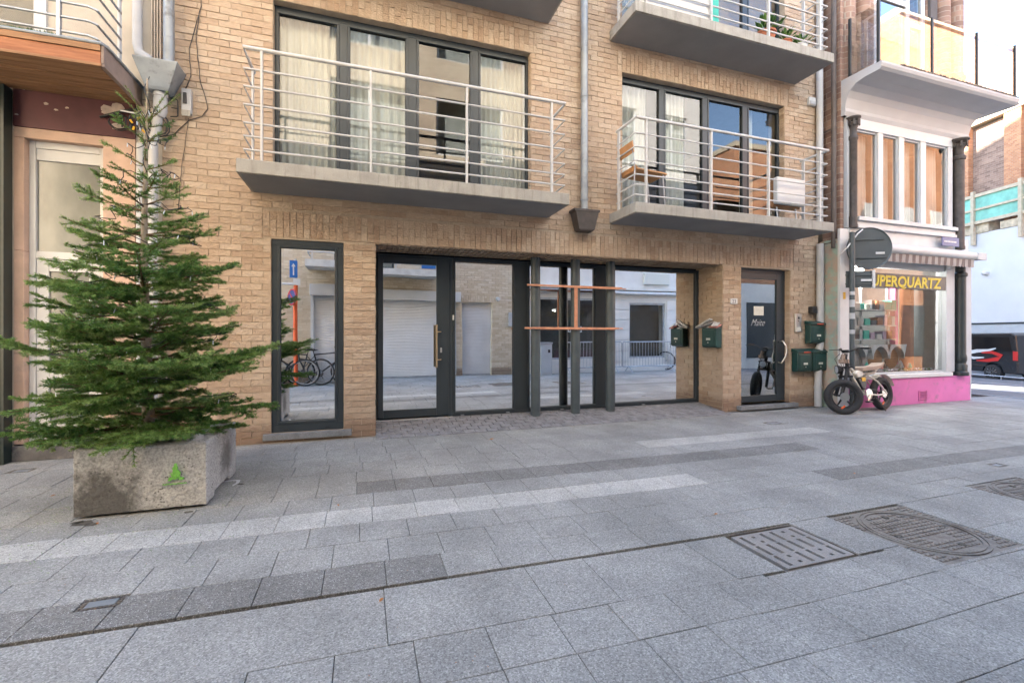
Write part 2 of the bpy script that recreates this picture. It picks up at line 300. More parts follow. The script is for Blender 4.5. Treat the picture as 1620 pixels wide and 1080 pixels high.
# ---------------------------------------------------------------- mesh builder
COL = sc.collection
OFF = {}
class MB:
    def __init__(s, M=None): s.v = []; s.f = []; s.m = []; s.t = []; s.M = M
    def add(s, vs, fs, m=0, t=.5):
        k = len(s.v)
        if s.M is not None: vs = [tuple(s.M @ Vector(p)) for p in vs]
        s.v += vs; s.f += [tuple(i+k for i in f) for f in fs]; s.m += [m]*len(fs); s.t += [t]*len(fs); return s
    def box(s, x0, x1, y0, y1, z0, z1, m=0, t=.5):
        return s.add([(x0, y0, z0), (x1, y0, z0), (x1, y1, z0), (x0, y1, z0), (x0, y0, z1), (x1, y0, z1), (x1, y1, z1), (x0, y1, z1)],
                     [(0, 3, 2, 1), (4, 5, 6, 7), (0, 1, 5, 4), (1, 2, 6, 5), (2, 3, 7, 6), (3, 0, 4, 7)], m, t)
    def cbox(s, x0, x1, y0, y1, z0, z1, c=.004, m=0, t=.5, j=0):
        """box standing on z0 with its top edge chamfered (tiles)"""
        r = lambda: random.uniform(-j, j)
        a = [z1+r() for _ in range(4)]
        return s.add([(x0, y0, z0), (x1, y0, z0), (x1, y1, z0), (x0, y1, z0), (x0, y0, a[0]-c), (x1, y0, a[1]-c), (x1, y1, a[2]-c), (x0, y1, a[3]-c),
                      (x0+c, y0+c, a[0]), (x1-c, y0+c, a[1]), (x1-c, y1-c, a[2]), (x0+c, y1-c, a[3])],
                     [(0, 1, 5, 4), (1, 2, 6, 5), (2, 3, 7, 6), (3, 0, 4, 7), (4, 5, 9, 8), (5, 6, 10, 9), (6, 7, 11, 10), (7, 4, 8, 11), (8, 9, 10, 11)], m, t)
    def obox(s, c, size, rot, m=0, t=.5):
        """box with centre, size and a rotation matrix"""
        hx, hy, hz = (q/2 for q in size); c = Vector(c)
        vs = [tuple(c + rot @ Vector((a*hx, b*hy, d*hz))) for d in (-1, 1) for a, b in ((-1, -1), (1, -1), (1, 1), (-1, 1))]
        return s.add(vs, [(0, 3, 2, 1), (4, 5, 6, 7), (0, 1, 5, 4), (1, 2, 6, 5), (2, 3, 7, 6), (3, 0, 4, 7)], m, t)
    def tube(s, pts, r, n=10, m=0, t=.5, cap=True, closed=False):
        pts = [Vector(p) for p in pts]; N = len(pts)
        rs = r if isinstance(r, (list, tuple)) else [r]*N
        vs = []; fs = []
        up = Vector((0, 0, 1)); prev = None
        for i, p in enumerate(pts):
            if closed: d = pts[(i+1) % N]-pts[i-1]
            else: d = pts[min(i+1, N-1)]-pts[max(i-1, 0)]
            d.normalize()
            if prev is None:
                a = d.cross(up)
                if a.length < .05: a = d.cross(Vector((1, 0, 0)))
            else: a = prev - d*prev.dot(d)
            a.normalize(); b = d.cross(a); prev = a
            for k in range(n):
                q = 2*math.pi*k/n; vs.append(tuple(p+(a*math.cos(q)+b*math.sin(q))*rs[i]))
        for i in range(N if closed else N-1):
            j = (i+1) % N
            for k in range(n): fs.append((i*n+k, i*n+(k+1) % n, j*n+(k+1) % n, j*n+k))
        if cap and not closed: fs += [tuple(range(n-1, -1, -1)), tuple(range((N-1)*n, N*n))]
        return s.add(vs, fs, m, t)
    def lathe(s, prof, c=(0, 0, 0), n=20, m=0, t=.5, axis='Z'):
        vs = []; fs = []
        for r, h in prof:
            for k in range(n):
                q = 2*math.pi*k/n; a, b = r*math.cos(q), r*math.sin(q)
                p = {'Z': (a, b, h), 'Y': (a, h, b), 'X': (h, a, b)}[axis]
                vs.append((c[0]+p[0], c[1]+p[1], c[2]+p[2]))
        for i in range(len(prof)-1):
            for k in range(n): fs.append((i*n+k, i*n+(k+1) % n, (i+1)*n+(k+1) % n, (i+1)*n+k))
        if prof[0] != prof[-1] and prof[0][0] > 1e-4: fs.append(tuple(range(n)))
        if prof[0] != prof[-1] and prof[-1][0] > 1e-4: fs.append(tuple(range((len(prof)-1)*n, len(prof)*n)))
        return s.add(vs, fs, m, t)
    def prism(s, poly, h, axis='Y', at=0, m=0, t=.5):
        """extrude a polygon: axis Y -> poly is (x,z); axis X -> (y,z); axis Z -> (x,y)"""
        f = {'Y': lambda p, q: (p[0], q, p[1]), 'X': lambda p, q: (q, p[0], p[1]), 'Z': lambda p, q: (p[0], p[1], q)}[axis]
        n = len(poly); vs = [f(p, at) for p in poly]+[f(p, at+h) for p in poly]
        return s.add(vs, [tuple(range(n-1, -1, -1)), tuple(range(n, 2*n))]+[(i, (i+1) % n, n+(i+1) % n, n+i) for i in range(n)], m, t)
    def build(s, name, mats, parent=None, smooth=False, bevel=0, **tags):
        off = OFF.get(parent.name, Vector()) if parent else Vector()
        if parent and parent.name not in OFF: off = Vector(parent.location)
        me = bpy.data.meshes.new(name)
        me.from_pydata([(x-off.x, y-off.y, z-off.z) for x, y, z in s.v], [], s.f)
        mats = mats if isinstance(mats, (list, tuple)) else [mats]
        for q in mats: me.materials.append(q)
        me.polygons.foreach_set('material_index', s.m)
        a = me.attributes.new('tint', 'FLOAT', 'FACE'); a.data.foreach_set('value', s.t)
        if smooth: me.polygons.foreach_set('use_smooth', [True]*len(s.f))
        o = bpy.data.objects.new(name, me); COL.objects.link(o)
        if smooth == 'auto': me.set_sharp_from_angle(angle=R(38))
        if parent: o.parent = parent; OFF[o.name] = off.copy()
        else: OFF[o.name] = Vector()
        if bevel:
            b = o.modifiers.new('bevel', 'BEVEL'); b.width = bevel; b.segments = 2; b.limit_method = 'ANGLE'; b.angle_limit = R(40)
        tag(o, **tags); return o
def tag(o, label=None, cat=None, group=None, kind=None):
    if label: o['label'] = label
    if cat: o['category'] = cat
    if group: o['group'] = group
    if kind: o['kind'] = kind
    return o
def thing(name, label, cat, loc=(0, 0, 0), group=None, rz=0):
    o = bpy.data.objects.new(name, None); COL.objects.link(o); o.location = loc; o.rotation_euler = (0, 0, rz)
    o.empty_display_size = .1; OFF[o.name] = Vector(loc); return tag(o, label, cat, group)
def dup(root, loc, rz=0, label=None, group=None, scale=1):
    def cp(o, par):
        c = o.copy(); COL.objects.link(c); c.parent = par
        for ch in o.children: cp(ch, c)
        return c
    r = cp(root, None); r.location = loc; r.rotation_euler = (0, 0, rz); r.scale = (scale,)*3
    if label: r['label'] = label
    if group: r['group'] = group
    return r
def boxes(name, mat, parent, *bs, bevel=0, **tags):
    m = MB()
    for b in bs: m.box(*b)
    return m.build(name, mat, parent, bevel=bevel, **tags)
def text_part(txt, size, mat, parent, loc, rot, name='lettering', ext=.003, shear=0, sx=1, bold=0, align='LEFT', **tags):
    cu = bpy.data.curves.new(name, 'FONT'); cu.body = txt; cu.size = size; cu.extrude = ext; cu.shear = shear; cu.offset = bold; cu.align_x = align; cu.resolution_u = 3
    tmp = bpy.data.objects.new('tmp', cu); COL.objects.link(tmp)
    dg = bpy.context.evaluated_depsgraph_get(); dg.update()
    me = bpy.data.meshes.new_from_object(tmp.evaluated_get(dg)); bpy.data.objects.remove(tmp)
    me.name = name; me.materials.clear(); me.materials.append(mat)
    o = bpy.data.objects.new(name, me); COL.objects.link(o)
    off = OFF.get(parent.name, Vector()) if parent else Vector()
    if parent: o.parent = parent
    o.location = Vector(loc)-off; o.rotation_euler = rot; o.scale = (sx, 1, 1); tag(o, **tags); return o
rnd = random.uniform
# ================================================================ GROUND
def yo(x, y):
    if x < 2.2: return -.033*(x-2.2)
    return -.02*(min(x, 12)-2.2)*max(0, min(1, (y-2.5)/1.0))
ground = MB(); ground.add([(-60, -60, -.034), (12.6, -60, -.034), (12.6, 60, -.034), (-60, 60, -.034)], [(0, 1, 2, 3)])
g_o = ground.build('ground', JOINT, kind='structure')
rd = MB(); rd.add([(12.6, -60, -.004), (60, -60, -2.137), (60, 60, -2.137), (12.6, 60, -.004)], [(0, 1, 2, 3)])
rd_o = rd.build('road', ASPHALT, kind='structure')
mk_ = MB()
rz_ = lambda x: .001-(x-12.6)*.045
for x in (15.0, 19.6): mk_.add([(x, -20, rz_(x)), (x+.14, -20, rz_(x+.14)), (x+.14, 30, rz_(x+.14)), (x, 30, rz_(x))], [(0, 1, 2, 3)])
mk_.build('road_marking', ROADPAINT, rd_o)
kb = MB()
y = -8.0
while y < 20: kb.cbox(12.5, 12.64, y, y+.98, -.03, .012, .01); y += 1.0
kb.build('kerb', BLUESTONE, kind='structure')
pave_o = boxes('pavement', JOINT, None, (-20, 12.5, -.6, 6.0, -.06, -.0335), kind='structure')
COVERS = [(2.205, 2.79, 1.865, 2.335), (3.14, 3.89, 1.64, 2.338), (4.9, 5.65, 1.75, 2.448), (-1.285, -1.105, 2.645, 2.755), (-3.16, -2.98, 5.48, 5.62), (5.58, 5.82, 4.96, 5.13), (5.92, 6.06, 2.68, 2.79)]
def clips(): return [(a, b, c-yo((a+b)/2, (c+d)/2), d-yo((a+b)/2, (c+d)/2)) for a, b, c, d in COVERS]
def sub(rs, h):
    out = []
    for x0, x1, y0, y1 in rs:
        if h[0] >= x1 or h[1] <= x0 or h[2] >= y1 or h[3] <= y0: out.append((x0, x1, y0, y1)); continue
        if h[2] > y0: out.append((x0, x1, y0, h[2]))
        if h[3] < y1: out.append((x0, x1, h[3], y1))
        a, b = max(y0, h[2]), min(y1, h[3])
        if h[0] > x0: out.append((x0, h[0], a, b))
        if h[1] < x1: out.append((h[1], x1, a, b))
    return [r for r in out if r[1]-r[0] > .03 and r[3]-r[2] > .02]
CLIPS = clips()
rows = [2.352, 2.62, 2.91, 3.20, 3.49, 3.80, 4.11, 4.43, 4.74, 5.05, 5.36, 5.67, 6.0]
low = [2.325, 1.885, 1.615, 1.345, 1.07, .8, .53, .26, -.03, -.33, -.6]
tiles = []
rng = random.Random(5)
def xs_for(y0, first=None):
    xs = []
    if first: xs = list(first)
    else: xs = [-6+rng.uniform(0, .3)]
    while xs[-1] < 12.5: xs.append(xs[-1]+.312+rng.uniform(-.004, .004))
    return xs
def classify(y0, x):
    if abs(y0-3.20) < .01 and x < 2.7: return 1
    if abs(y0-4.43) < .01 and 2.9 < x < 5.9: return 1
    if abs(y0-3.80) < .01 and -.3 < x < 4.65: return 2
    if abs(y0-2.91) < .01 and x > 3.8: return 2
    if abs(y0-2.352) < .01 and x < .2: return 2
    return 0
for y0, y1 in zip(rows[:-1], rows[1:]):
    xs = xs_for(y0)
    if y0 == 3.20: xs = xs_for(0, [-6.14+i*.3105 for i in range(25)])
    for a, b in zip(xs[:-1], xs[1:]):
        if y0 > 5.6 and False: continue
        tiles.append((a, b, y0, y1, classify(y0, a)))
for i, (y1, y0) in enumerate(zip(low[:-1], low[1:])):
    if i == 0: xs = xs_for(0, [-5.2, -4.3, -3.35, -2.6, -1.75, -.94, .105, .857, 1.21, 1.9, 2.21, 2.79, 3.14, 3.45, 3.89, 4.2, 4.9])
    elif i == 1: xs = xs_for(0, [-5.4+.3115*k-(.02 if k > 20 else 0) for k in range(40)])
    else: xs = xs_for(0)
    for a, b in zip(xs[:-1], xs[1:]): tiles.append((a, b, y0, 2.35 if i == 0 and a > 2.7 else y1, 0))
def vis(x, y):
    d = x*math.sin(R(18.4))+y*math.cos(R(18.4)); l = x*math.cos(R(18.4))-y*math.sin(R(18.4))
    return d > .3 and abs(l/d) < 1.15 and 714*1.3/d < 556
def tsize(t):
    x, y = (t[0]+t[1])/2, (t[2]+t[3])/2
    return (t[1]-t[0])*(t[3]-t[2])/(x*x+y*y)**1.5 * (1 if vis(x, y) else .001)
tiles.sort(key=tsize, reverse=True)
def tile_mb(mb, t, m):
    g = .0016
    rs = [(t[0]+g, t[1]-g, t[2]+g, t[3]-g)]
    for c in CLIPS: rs = sub(rs, c)
    tint = rng.uniform(0, 1)
    dz = rng.uniform(-.0015, .0015)
    for r in rs:
        k = len(mb.v); mb.cbox(r[0], r[1], r[2], r[3], -.033, dz, .002, m, tint, .0006)
        mb.v[k:] = [(x, y+yo(x, y), z) for x, y, z in mb.v[k:]]
    return bool(rs)
PM = [PAVE, PAVE_L, PAVE_D]
n = 0; rest = MB()
for t in tiles:
    if n < 300:
        mb = MB()
        if tile_mb(mb, t, 0): mb.build('paving_slab', PM[t[4]], pave_o); n += 1
    else: tile_mb(rest, t, t[4])
rest.build('paving_slab', PM, pave_o, kind='stuff')
# white chalk mark and leaves
cm = MB(); cm.tube([(-1.17, 4.57, .003), (-1.09, 4.585, .003), (-1.04, 4.57, .003), (-1.03, 4.5, .003), (-1.05, 4.42, .003)], [.009, .014, .016, .013, .008], 6)
cm.v = [(x, y, .0015+(z-.003)*.1) for x, y, z in cm.v]
cm.build('chalk_mark', ROADPAINT, pave_o)
def leaf(x, y, rz, s, label):
    m = MB(Matrix.Translation((x, y, .004)) @ Matrix.Rotation(rz, 4, 'Z') @ Matrix.Scale(s, 4))
    m.add([(-.5, 0, 0), (-.2, .22, .1), (.2, .2, .14), (.5, 0, .05), (.2, -.22, .12), (-.15, -.2, .06), (0, 0, .02)],
          [(0, 6, 1), (1, 6, 2), (2, 6, 3), (3, 6, 4), (4, 6, 5), (5, 6, 0)])
    m.tube([(-.5, 0, 0), (-.8, .05, .03)], .015, 4)
    m.build('fallen_leaf', LEAF_DRY, label=label, cat='leaf', group='dry leaves lying on the paving')
leaf(.09, 2.29, 1, .035, 'small orange leaf beside the dark drainage joint, below the dark slabs')
leaf(1.52, 5.35, .4, .07, 'largest brown curled leaf, on paving below the glass entrance door')
leaf(-1.72, 3.83, 2, .035, 'tiny orange leaf just in front of the concrete planter')
leaf(-2.35, 4.6, 1.1, .035, 'tiny orange leaf left of the concrete planter')
leaf(2.42, 2.62, .2, .035, 'small tan leaf on the slabs behind the slotted metal cover')
leaf(-.17, 3.66, 1.9, .035, 'small tan leaf on the pale stripe of slabs')
leaf(4.35, 2.98, .9, .035, 'small tan leaf on the dark stripe behind the round covers')

# ---- sloping cobbled threshold in front of the glazing
def zc(y): return .004+max(0, min(1, (y-5.8)/.7))*.085
th = MB(); th.add([(.16, 5.76, -.03), (5.66, 5.76, -.03), (5.66, 6.6, -.03), (.16, 6.6, -.03), (.16, 5.76, -.004), (5.66, 5.76, -.004), (5.66, 6.6, .08), (.16, 6.6, .08)],
                 [(0, 3, 2, 1), (4, 5, 6, 7), (0, 1, 5, 4), (1, 2, 6, 5), (2, 3, 7, 6), (3, 0, 4, 7)])
th_o = th.build('cobbled_threshold', GROUT, kind='structure')
k = 0; crest = MB()
ys = [5.785, 5.91, 6.035, 6.16, 6.285, 6.41]
for i, y0 in enumerate(ys):
    x = .165-(.08 if i % 2 else 0)
    while x < 5.64:
        a, b = max(x, .165)+.004, min(x+.158, 5.65)-.004
        if b-a > .02:
            mb = MB(); mb.cbox(a, b, y0+.004, y0+.121, 0, .02, .006, 0, rng.random(), .002)
            mb.v = [(q[0], q[1], q[2]-.012+zc(q[1])) for q in mb.v]; tt = rng.random()
            cmat = COBBLE
            mb.build('cobble', cmat, th_o); k += 1
        x += .158
for a, b, nm in ((-2.3, .155, 0), (5.67, 7.8, 0)):
    boxes('kerb_strip', BLUESTONE if a > 0 else GROUT, None, (a, b, 5.925, 5.965, -.03, .006), kind='structure')

# ================================================================ TAN BRICK BUILDING
D = 5.97
tan = thing('brick_building', 'tan brick apartment building with dark framed windows and two concrete balconies', 'building', (2.85, D, 0))
OPEN = [(-1.02, -.215, .12, 2.43), (.16, 5.66, 0, 2.45), (6.04, 7.13, .1, 2.42)]
UP = [(-1.0, 2.27, 3.11, 5.27), (3.75, 7.0, 3.11, 5.27)]
OPEN += UP+[(a, b, c+2.76, d+2.79) for a, b, c, d in UP]
def wall_core(name, mat, parent, x0, x1, z0, z1, holes, y0, y1):
    xs = sorted({x0, x1, *[h[0] for h in holes], *[h[1] for h in holes]}); zs = sorted({z0, z1, *[h[2] for h in holes], *[h[3] for h in holes]})
    xs = [x for x in xs if x0 <= x <= x1]; zs = [z for z in zs if z0 <= z <= z1]
    mb = MB()
    for a, b in zip(xs[:-1], xs[1:]):
        run = None
        for c, d in zip(zs[:-1], zs[1:]):
            mx, mz = (a+b)/2, (c+d)/2
            solid = not any(h[0] < mx < h[1] and h[2] < mz < h[3] for h in holes)
            if solid: run = (run[0], d) if run else (c, d)
            if (not solid or d == zs[-1]) and run: mb.box(a, b, y0, y1, run[0], run[1]); run = None
    return mb.build(name, mat, parent)
tan_wall = wall_core('wall', MORTAR, tan, -2.1, 7.8, 0, 7.45, OPEN, D+.008, D+.33)
boxes('upper_wall', BT_TAN, tan, (-2.1, 7.8, D, D+.33, 7.452, 11.4), (-2.1, 7.8, D+.33, 16, 6.6, 11.38), (-2.1, 7.8, 9.5, 16, 0, 6.59), (-2.1, -1.8, D+.33, 9.5, 0, 6.59), (7.5, 7.8, D+.33, 9.5, 0, 6.59))
br = random.Random(3)
def one_brick(mb, x0, x1, z0, z1, yf, dep=.05):
    d = br.uniform(-.004, .003); j = lambda: br.uniform(-.0028, .0028)
    a = [(x0+j(), yf+d+j(), z0+j()), (x1+j(), yf+d+j(), z0+j()), (x1+j(), yf+d+j(), z1+j()), (x0+j(), yf+d+j(), z1+j())]
    b = [(x0, yf+dep, z0), (x1, yf+dep, z0), (x1, yf+dep, z1), (x0, yf+dep, z1)]
    mb.add(a+b, [(0, 1, 2, 3), (0, 4, 5, 1), (1, 5, 6, 2), (2, 6, 7, 3), (3, 7, 4, 0)], 0, br.random()); return mb
BL, BH, JT = .222, .0752, .0068
def courses(x0, x1, z0, z1, holes, bl=BL, bh=BH):
    out = []; z = z0; i = 0
    while z < z1-.02:
        zt = min(z+bh, z1); mz = (z+zt)/2
        cuts = sorted([(max(h[0], x0), min(h[1], x1)) for h in holes if h[2] < mz < h[3] and h[0] < x1 and h[1] > x0])
        spans = []; c = x0
        for a, b in cuts:
            if a > c: spans.append((c, a))
            c = max(c, b)
        if c < x1: spans.append((c, x1))
        off = (i % 2)*bl*.5+br.uniform(-.012, .012)
        for a, b in spans:
            # brick joints from a global grid per course, so stacks stay bonded past openings
            k0 = math.floor((a-off)/bl); cur = a; k = k0+1
            while cur < b-.004:
                nx = min(off+k*bl, b); k += 1
                if nx-cur < .035: 
                    if nx >= b: nx = b
                    else: continue
                if b-nx < .035: nx = b
                out.append((cur+JT/2, nx-JT/2, z+JT/2, zt-JT/2)); cur = nx
        z = zt; i += 1
    return out
def soldiers(x0, x1, z0, h=.31, w=.0735):
    out = []; x = x0; i = 0
    while x < x1-.03:
        b = min(x+w, x1)
        if i % 2: out += [(x+JT/2, b-JT/2, z0+JT/2, z0+h*.66-JT/2), (x+JT/2, b-JT/2, z0+h*.66+JT/2, z0+h-JT/2)]
        else: out += [(x+JT/2, b-JT/2, z0+JT/2, z0+h*.34-JT/2), (x+JT/2, b-JT/2, z0+h*.34+JT/2, z0+h-JT/2)]
        x = b; i += 1
    return out
SB = [(-1.11, 7.2, 2.45, 2.76), (-1.07, 2.345, 5.27, 5.58), (3.67, 7.08, 5.27, 5.58)]
SLABS = [(-1.228, 2.542, 2.965, 3.105), (3.53, 7.262, 2.96, 3.1), (-1.228, 2.542, 5.74, 5.88), (3.53, 7.262, 5.7, 5.84)]
bricks = [(b, 0) for b in courses(-2.1, 7.8, .01, 7.45, OPEN+SB)]
bricks = [q for q in bricks if not any(s[0] < q[0][0] and s[1] > q[0][1] and s[2]-.01 < q[0][2] and s[3]+.01 > q[0][3] for s in SLABS)]
for s in SB: bricks += [(b, 0) for b in soldiers(*s[:3])]
bricks += [(b, 0) for b in courses(-1.02, -.215, 2.43, 2.45, [])] 
def bsize(q):
    b = q[0]; x = (b[0]+b[1])/2; z = (b[2]+b[3])/2
    return (b[1]-b[0])*(b[3]-b[2])*6/((x*x+36+(z-1.3)**2)**1.5) if x > -1.9 and not (x < -.9 and .5 < z < 2) else 0
bricks.sort(key=bsize, reverse=True)
for q, _ in bricks[:300]: one_brick(MB(), *q, D).build('brick', BRICK, tan_wall)
rest = MB()
for q, _ in bricks[300:]: one_brick(rest, *q, D)
# reveals: right jamb of the shopfront recess, soffit, small jambs
MJ = lambda X: Matrix(((0, 1, 0, X), (-1, 0, 0, 0), (0, 0, 1, 0), (0, 0, 0, 1)))
MJR = lambda X: Matrix(((0, -1, 0, X), (1, 0, 0, 0), (0, 0, 1, 0), (0, 0, 0, 1)))
def jamb(X, y0, y1, z0, z1, left=True):
    m = MB(MJ(X) if left else MJR(X))
    for b in (courses(-y1, -y0, z0, z1, []) if left else courses(y0, y1, z0, z1, [])): one_brick(m, *b, -.006, .03)
    rest.add(m.v, m.f, 0); rest.t[-len(m.t):] = m.t
jamb(5.66, D+.008, 6.6, .01, 2.45); jamb(7.13, D+.008, 6.12, .1, 2.42); jamb(.16, D+.008, 6.6, .01, 2.45, False)
jamb(7.0, D+.008, 6.08, 3.11, 5.27); jamb(2.27, D+.008, 6.08, 3.11, 5.27)
sof = MB(Matrix(((1, 0, 0, 0), (0, 0, 1, 0), (0, -1, 0, 2.45), (0, 0, 0, 1))))
x = .165
while x < 5.6:
    for a, b in ((D+.01, 6.18), (6.18, 6.395), (6.395, 6.53)):
        one_brick(sof, x+.005, x+.0735-.004, a+.004, b-.004, .004, -.02)
    x += .0735
sof.v = [(x, y, 2.45-.004+(2.45-z)*.4) for x, y, z in sof.v]
rest.add(sof.v, sof.f, 0); rest.t[-len(sof.t):] = sof.t
rest.build('brick', BRICK, tan_wall, kind='stuff')
boxes('soffit', MORTAR, tan, (.16, 5.66, D+.02, 6.6, 2.452, 2.6), (5.66+.002, 5.7, D+.02, 6.6, 0, 2.45), (.12, .158, D+.02, 6.6, 0, 2.45))
# rooms behind the glass
def room(x0, x1, y0, y1, z0, z1, mat, parent):
    m = MB(); m.add([(x0, y0, z0), (x1, y0, z0), (x1, y1, z0), (x0, y1, z0), (x0, y0, z1), (x1, y0, z1), (x1, y1, z1), (x0, y1, z1)],
                    [(0, 1, 2, 3), (7, 6, 5, 4), (1, 5, 6, 2), (2, 6, 7, 3), (3, 7, 4, 0)]); m.build('room', mat, parent)
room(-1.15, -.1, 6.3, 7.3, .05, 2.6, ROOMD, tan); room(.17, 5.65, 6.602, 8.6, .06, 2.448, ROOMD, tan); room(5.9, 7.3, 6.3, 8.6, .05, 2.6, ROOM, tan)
for a, b, c, d in UP:
    for k in (0, 2.79): room(a-.2, b+.2, 6.31, 9.3, c-.05+k, d+.1+k, ROOM, tan)

def window(parent, x0, x1, z0, z1, y, bays, gm, outer=.022, bar=.05, name='window', gz=(.06, .05), fr=ANTHRA, dep=.07, sash=True):
    """bays: list of (glass x0, glass x1). Frame fills the rest; each bay has a sash ring with a gasket and its pane."""
    m = MB(); zb, zt = z0+gz[0], z1-gz[1]
    m.box(x0, x1, y, y+dep, z0, zb-.03); m.box(x0, x1, y, y+dep, zt+.03, z1)
    cur = x0
    for a, b in bays+[(x1+.03, 0)]:
        e = a-.03 if a < x1 else x1
        if e > cur+.001: m.box(cur, e, y+.0015, y+dep-.001, zb-.03, zt+.03)
        cur = b+.03
    f = m.build(name, fr, parent, bevel=.003)
    for a, b in bays:
        s = MB()
        if sash:
            o, i, ys = .029, 0, y-.006
            s.box(a-o, b+o, ys, y+dep-.01, zb-o, zb); s.box(a-o, b+o, ys, y+dep-.01, zt, zt+o); s.box(a-o, a, ys, y+dep-.01, zb, zt); s.box(b, b+o, ys, y+dep-.01, zb, zt)
            s.build('sash', fr, f, bevel=.004)
        g = MB(); gy = y+.03
        g.box(a-.004, b+.004, gy, gy+.006, zb-.004, zt+.004); g.build('pane', gm, f)
        k = MB(); k.box(a, a+.006, gy-.006, gy-.001, zb, zt); k.box(b-.006, b, gy-.006, gy-.001, zb, zt); k.box(a, b, gy-.006, gy-.001, zb, zb+.006); k.box(a, b, gy-.006, gy-.001, zt-.006, zt)
        k.build('gasket', ANTHRA_D, f)
    return f
lw = window(tan, -1.018, -.217, .122, 2.428, D+.022, [(-.925, -.315)], G_MIRROR, gz=(.125, .095))
v = MB()
for x in (-.86, -.4): v.box(x-.025, x+.025, D+.014, D+.023, .15, .162)
v.build('drain_cap', BLACK, lw)
boxes('window_sill', BLUESTONE, tan, (-1.1, -.12, D-.05, D+.06, .045, .118), bevel=.005)
big = window(tan, 1.252, 5.658, .1, 2.418, 6.53, [(1.3, 2.195), (2.46, 3.6), (3.965, 5.59)], G_MIRROR, gz=(.06, .048))
v = MB()
for x in (1.4, 2.1, 3.0, 4.5): v.box(x-.025, x+.025, 6.5, 6.5305, .108, .118)
v.build('drain_cap', GALV, big)
# glazed entrance door
dr = MB(); dr.box(.163, .205, 6.528, 6.6, .1, 2.418); dr.box(1.205, 1.25, 6.528, 6.6, .1, 2.418); dr.box(.207, 1.203, 6.528, 6.6, 2.37, 2.418)
dr_o = dr.build('door_frame', ANTHRA, tan, bevel=.003)
lf = MB(); lf.box(.208, .28, 6.505, 6.575, .125, 2.368); lf.box(1.022, 1.2, 6.505, 6.575, .125, 2.368); lf.box(.282, 1.02, 6.505, 6.575, .125, .235); lf.box(.282, 1.02, 6.505, 6.575, 2.285, 2.368)
door = lf.build('door', ANTHRA, tan, bevel=.003)
boxes('pane', G_MIRROR, door, (.278, 1.024, 6.53, 6.537, .232, 2.288))
hd = MB(); hd.box(.995, 1.022, 6.43, 6.447, .82, 1.43)
for z in (.93, 1.33): hd.tube([(1.01, 6.447, z), (1.06, 6.46, z), (1.085, 6.507, z)], .008, 8)
hd.build('handle', BRASS, door, bevel=.003)
lk = MB(); lk.box(1.07, 1.098, 6.498, 6.506, 1.03, 1.1); lk.build('lock', STAINLESS, door, bevel=.004)
boxes('doorbell', WHITE, tan, (1.252, 1.278, 6.515, 6.5295, 1.5, 1.575), bevel=.006)
boxes('threshold', PVC, tan, (.163, 1.25, 6.48, 6.6, .088, .1), (.163, 5.658, 6.51, 6.6, .07, .0865))
# second door, deep in its own opening
d2 = MB(); d2.box(6.042, 6.085, 6.075, 6.15, .122, 2.418); d2.box(7.07, 7.127, 6.075, 6.15, .122, 2.418); d2.box(6.087, 7.068, 6.075, 6.15, 2.345, 2.418)
d2_f = d2.build('door_frame', ANTHRA, tan, bevel=.003)
l2 = MB(); l2.box(6.087, 6.135, 6.068, 6.14, .125, 2.343); l2.box(6.93, 7.066, 6.068, 6.14, .125, 2.343); l2.box(6.137, 6.928, 6.068, 6.14, .125, .235); l2.box(6.137, 6.928, 6.068, 6.14, 2.25, 2.343)
door2 = l2.build('door', ANTHRA, tan, bevel=.003, label='narrow dark framed door with script lettering on its glass')
boxes('pane', G_DOOR, door2, (6.133, 6.932, 6.09, 6.098, .232, 2.254))
boxes('notice', CARDLABEL, door2, (6.43, 6.65, 6.083, 6.086, 1.62, 1.78))
text_part('Maite', .17, WHITE, door2, (6.36, 6.084, 1.44), (math.pi/2, 0, 0), ext=.0008, shear=.5, sx=.8, bold=-.003)
h2 = MB(); h2.tube([(7.0, 6.07, 1.16), (6.99, 6.0, 1.18), (7.03, 5.965, 1.08), (7.035, 5.96, .98), (7.0, 5.965, .88), (6.96, 6.0, .79), (6.97, 6.07, .8)], .013, 8)
h2.build('handle', STAINLESS, door2, smooth=True)
boxes('door_step', BLUESTONE, tan, (5.94, 7.22, D-.09, 6.1, .03, .1), bevel=.006)
ad = MB()
for x, z in ((6.28, 1.2), (6.6, 1.1)): ad.box(x, x+.12, 6.0865, 6.088, z, z+.006)

# upper windows (two on this floor, two above)
B1 = [(-.955, -.299), (-.144, .547), (.717, 1.415), (1.563, 2.232)]; B2 = [(3.80, 4.482), (4.61, 5.328), (5.464, 6.167), (6.313, 6.955)]
for k in (0, 2.79):
    window(tan, -.998, 2.268, 3.05+k, 5.268+k, 6.075, B1, G_WIN, gz=(.09, .09)); window(tan, 3.752, 6.998, 3.05+k, 5.268+k, 6.075, B2, G_WIN, gz=(.09, .09))
def curtain(x0, x1, z0, z1, label, y=6.24, dens=13):
    m = MB(); N = int((x1-x0)*60); vs = []; fs = []
    ph = br.uniform(0, 6)
    for i in range(N+1):
        x = x0+(x1-x0)*i/N; d = .02*math.sin(x*dens*6.28+ph+.8*math.sin(x*9))+.008*math.sin(x*31)
        for zi, z in enumerate((z0, (z0+z1)/2, z1)): vs.append((x+.004*(1-zi), y+d*(1.25-.3*zi), z))
    for i in range(N):
        for q in (0, 1): fs.append((i*3+q, i*3+3+q, i*3+4+q, i*3+1+q))
    m.add(vs, fs); o = m.build('curtain', CURTAIN, smooth=True, label=label, cat='curtain', group='pale curtains behind the upstairs windows'); return o
curtain(-1.1, -.2, 3.1, 5.3, 'pale pleated curtain filling the leftmost pane of the left upstairs window', y=6.22)
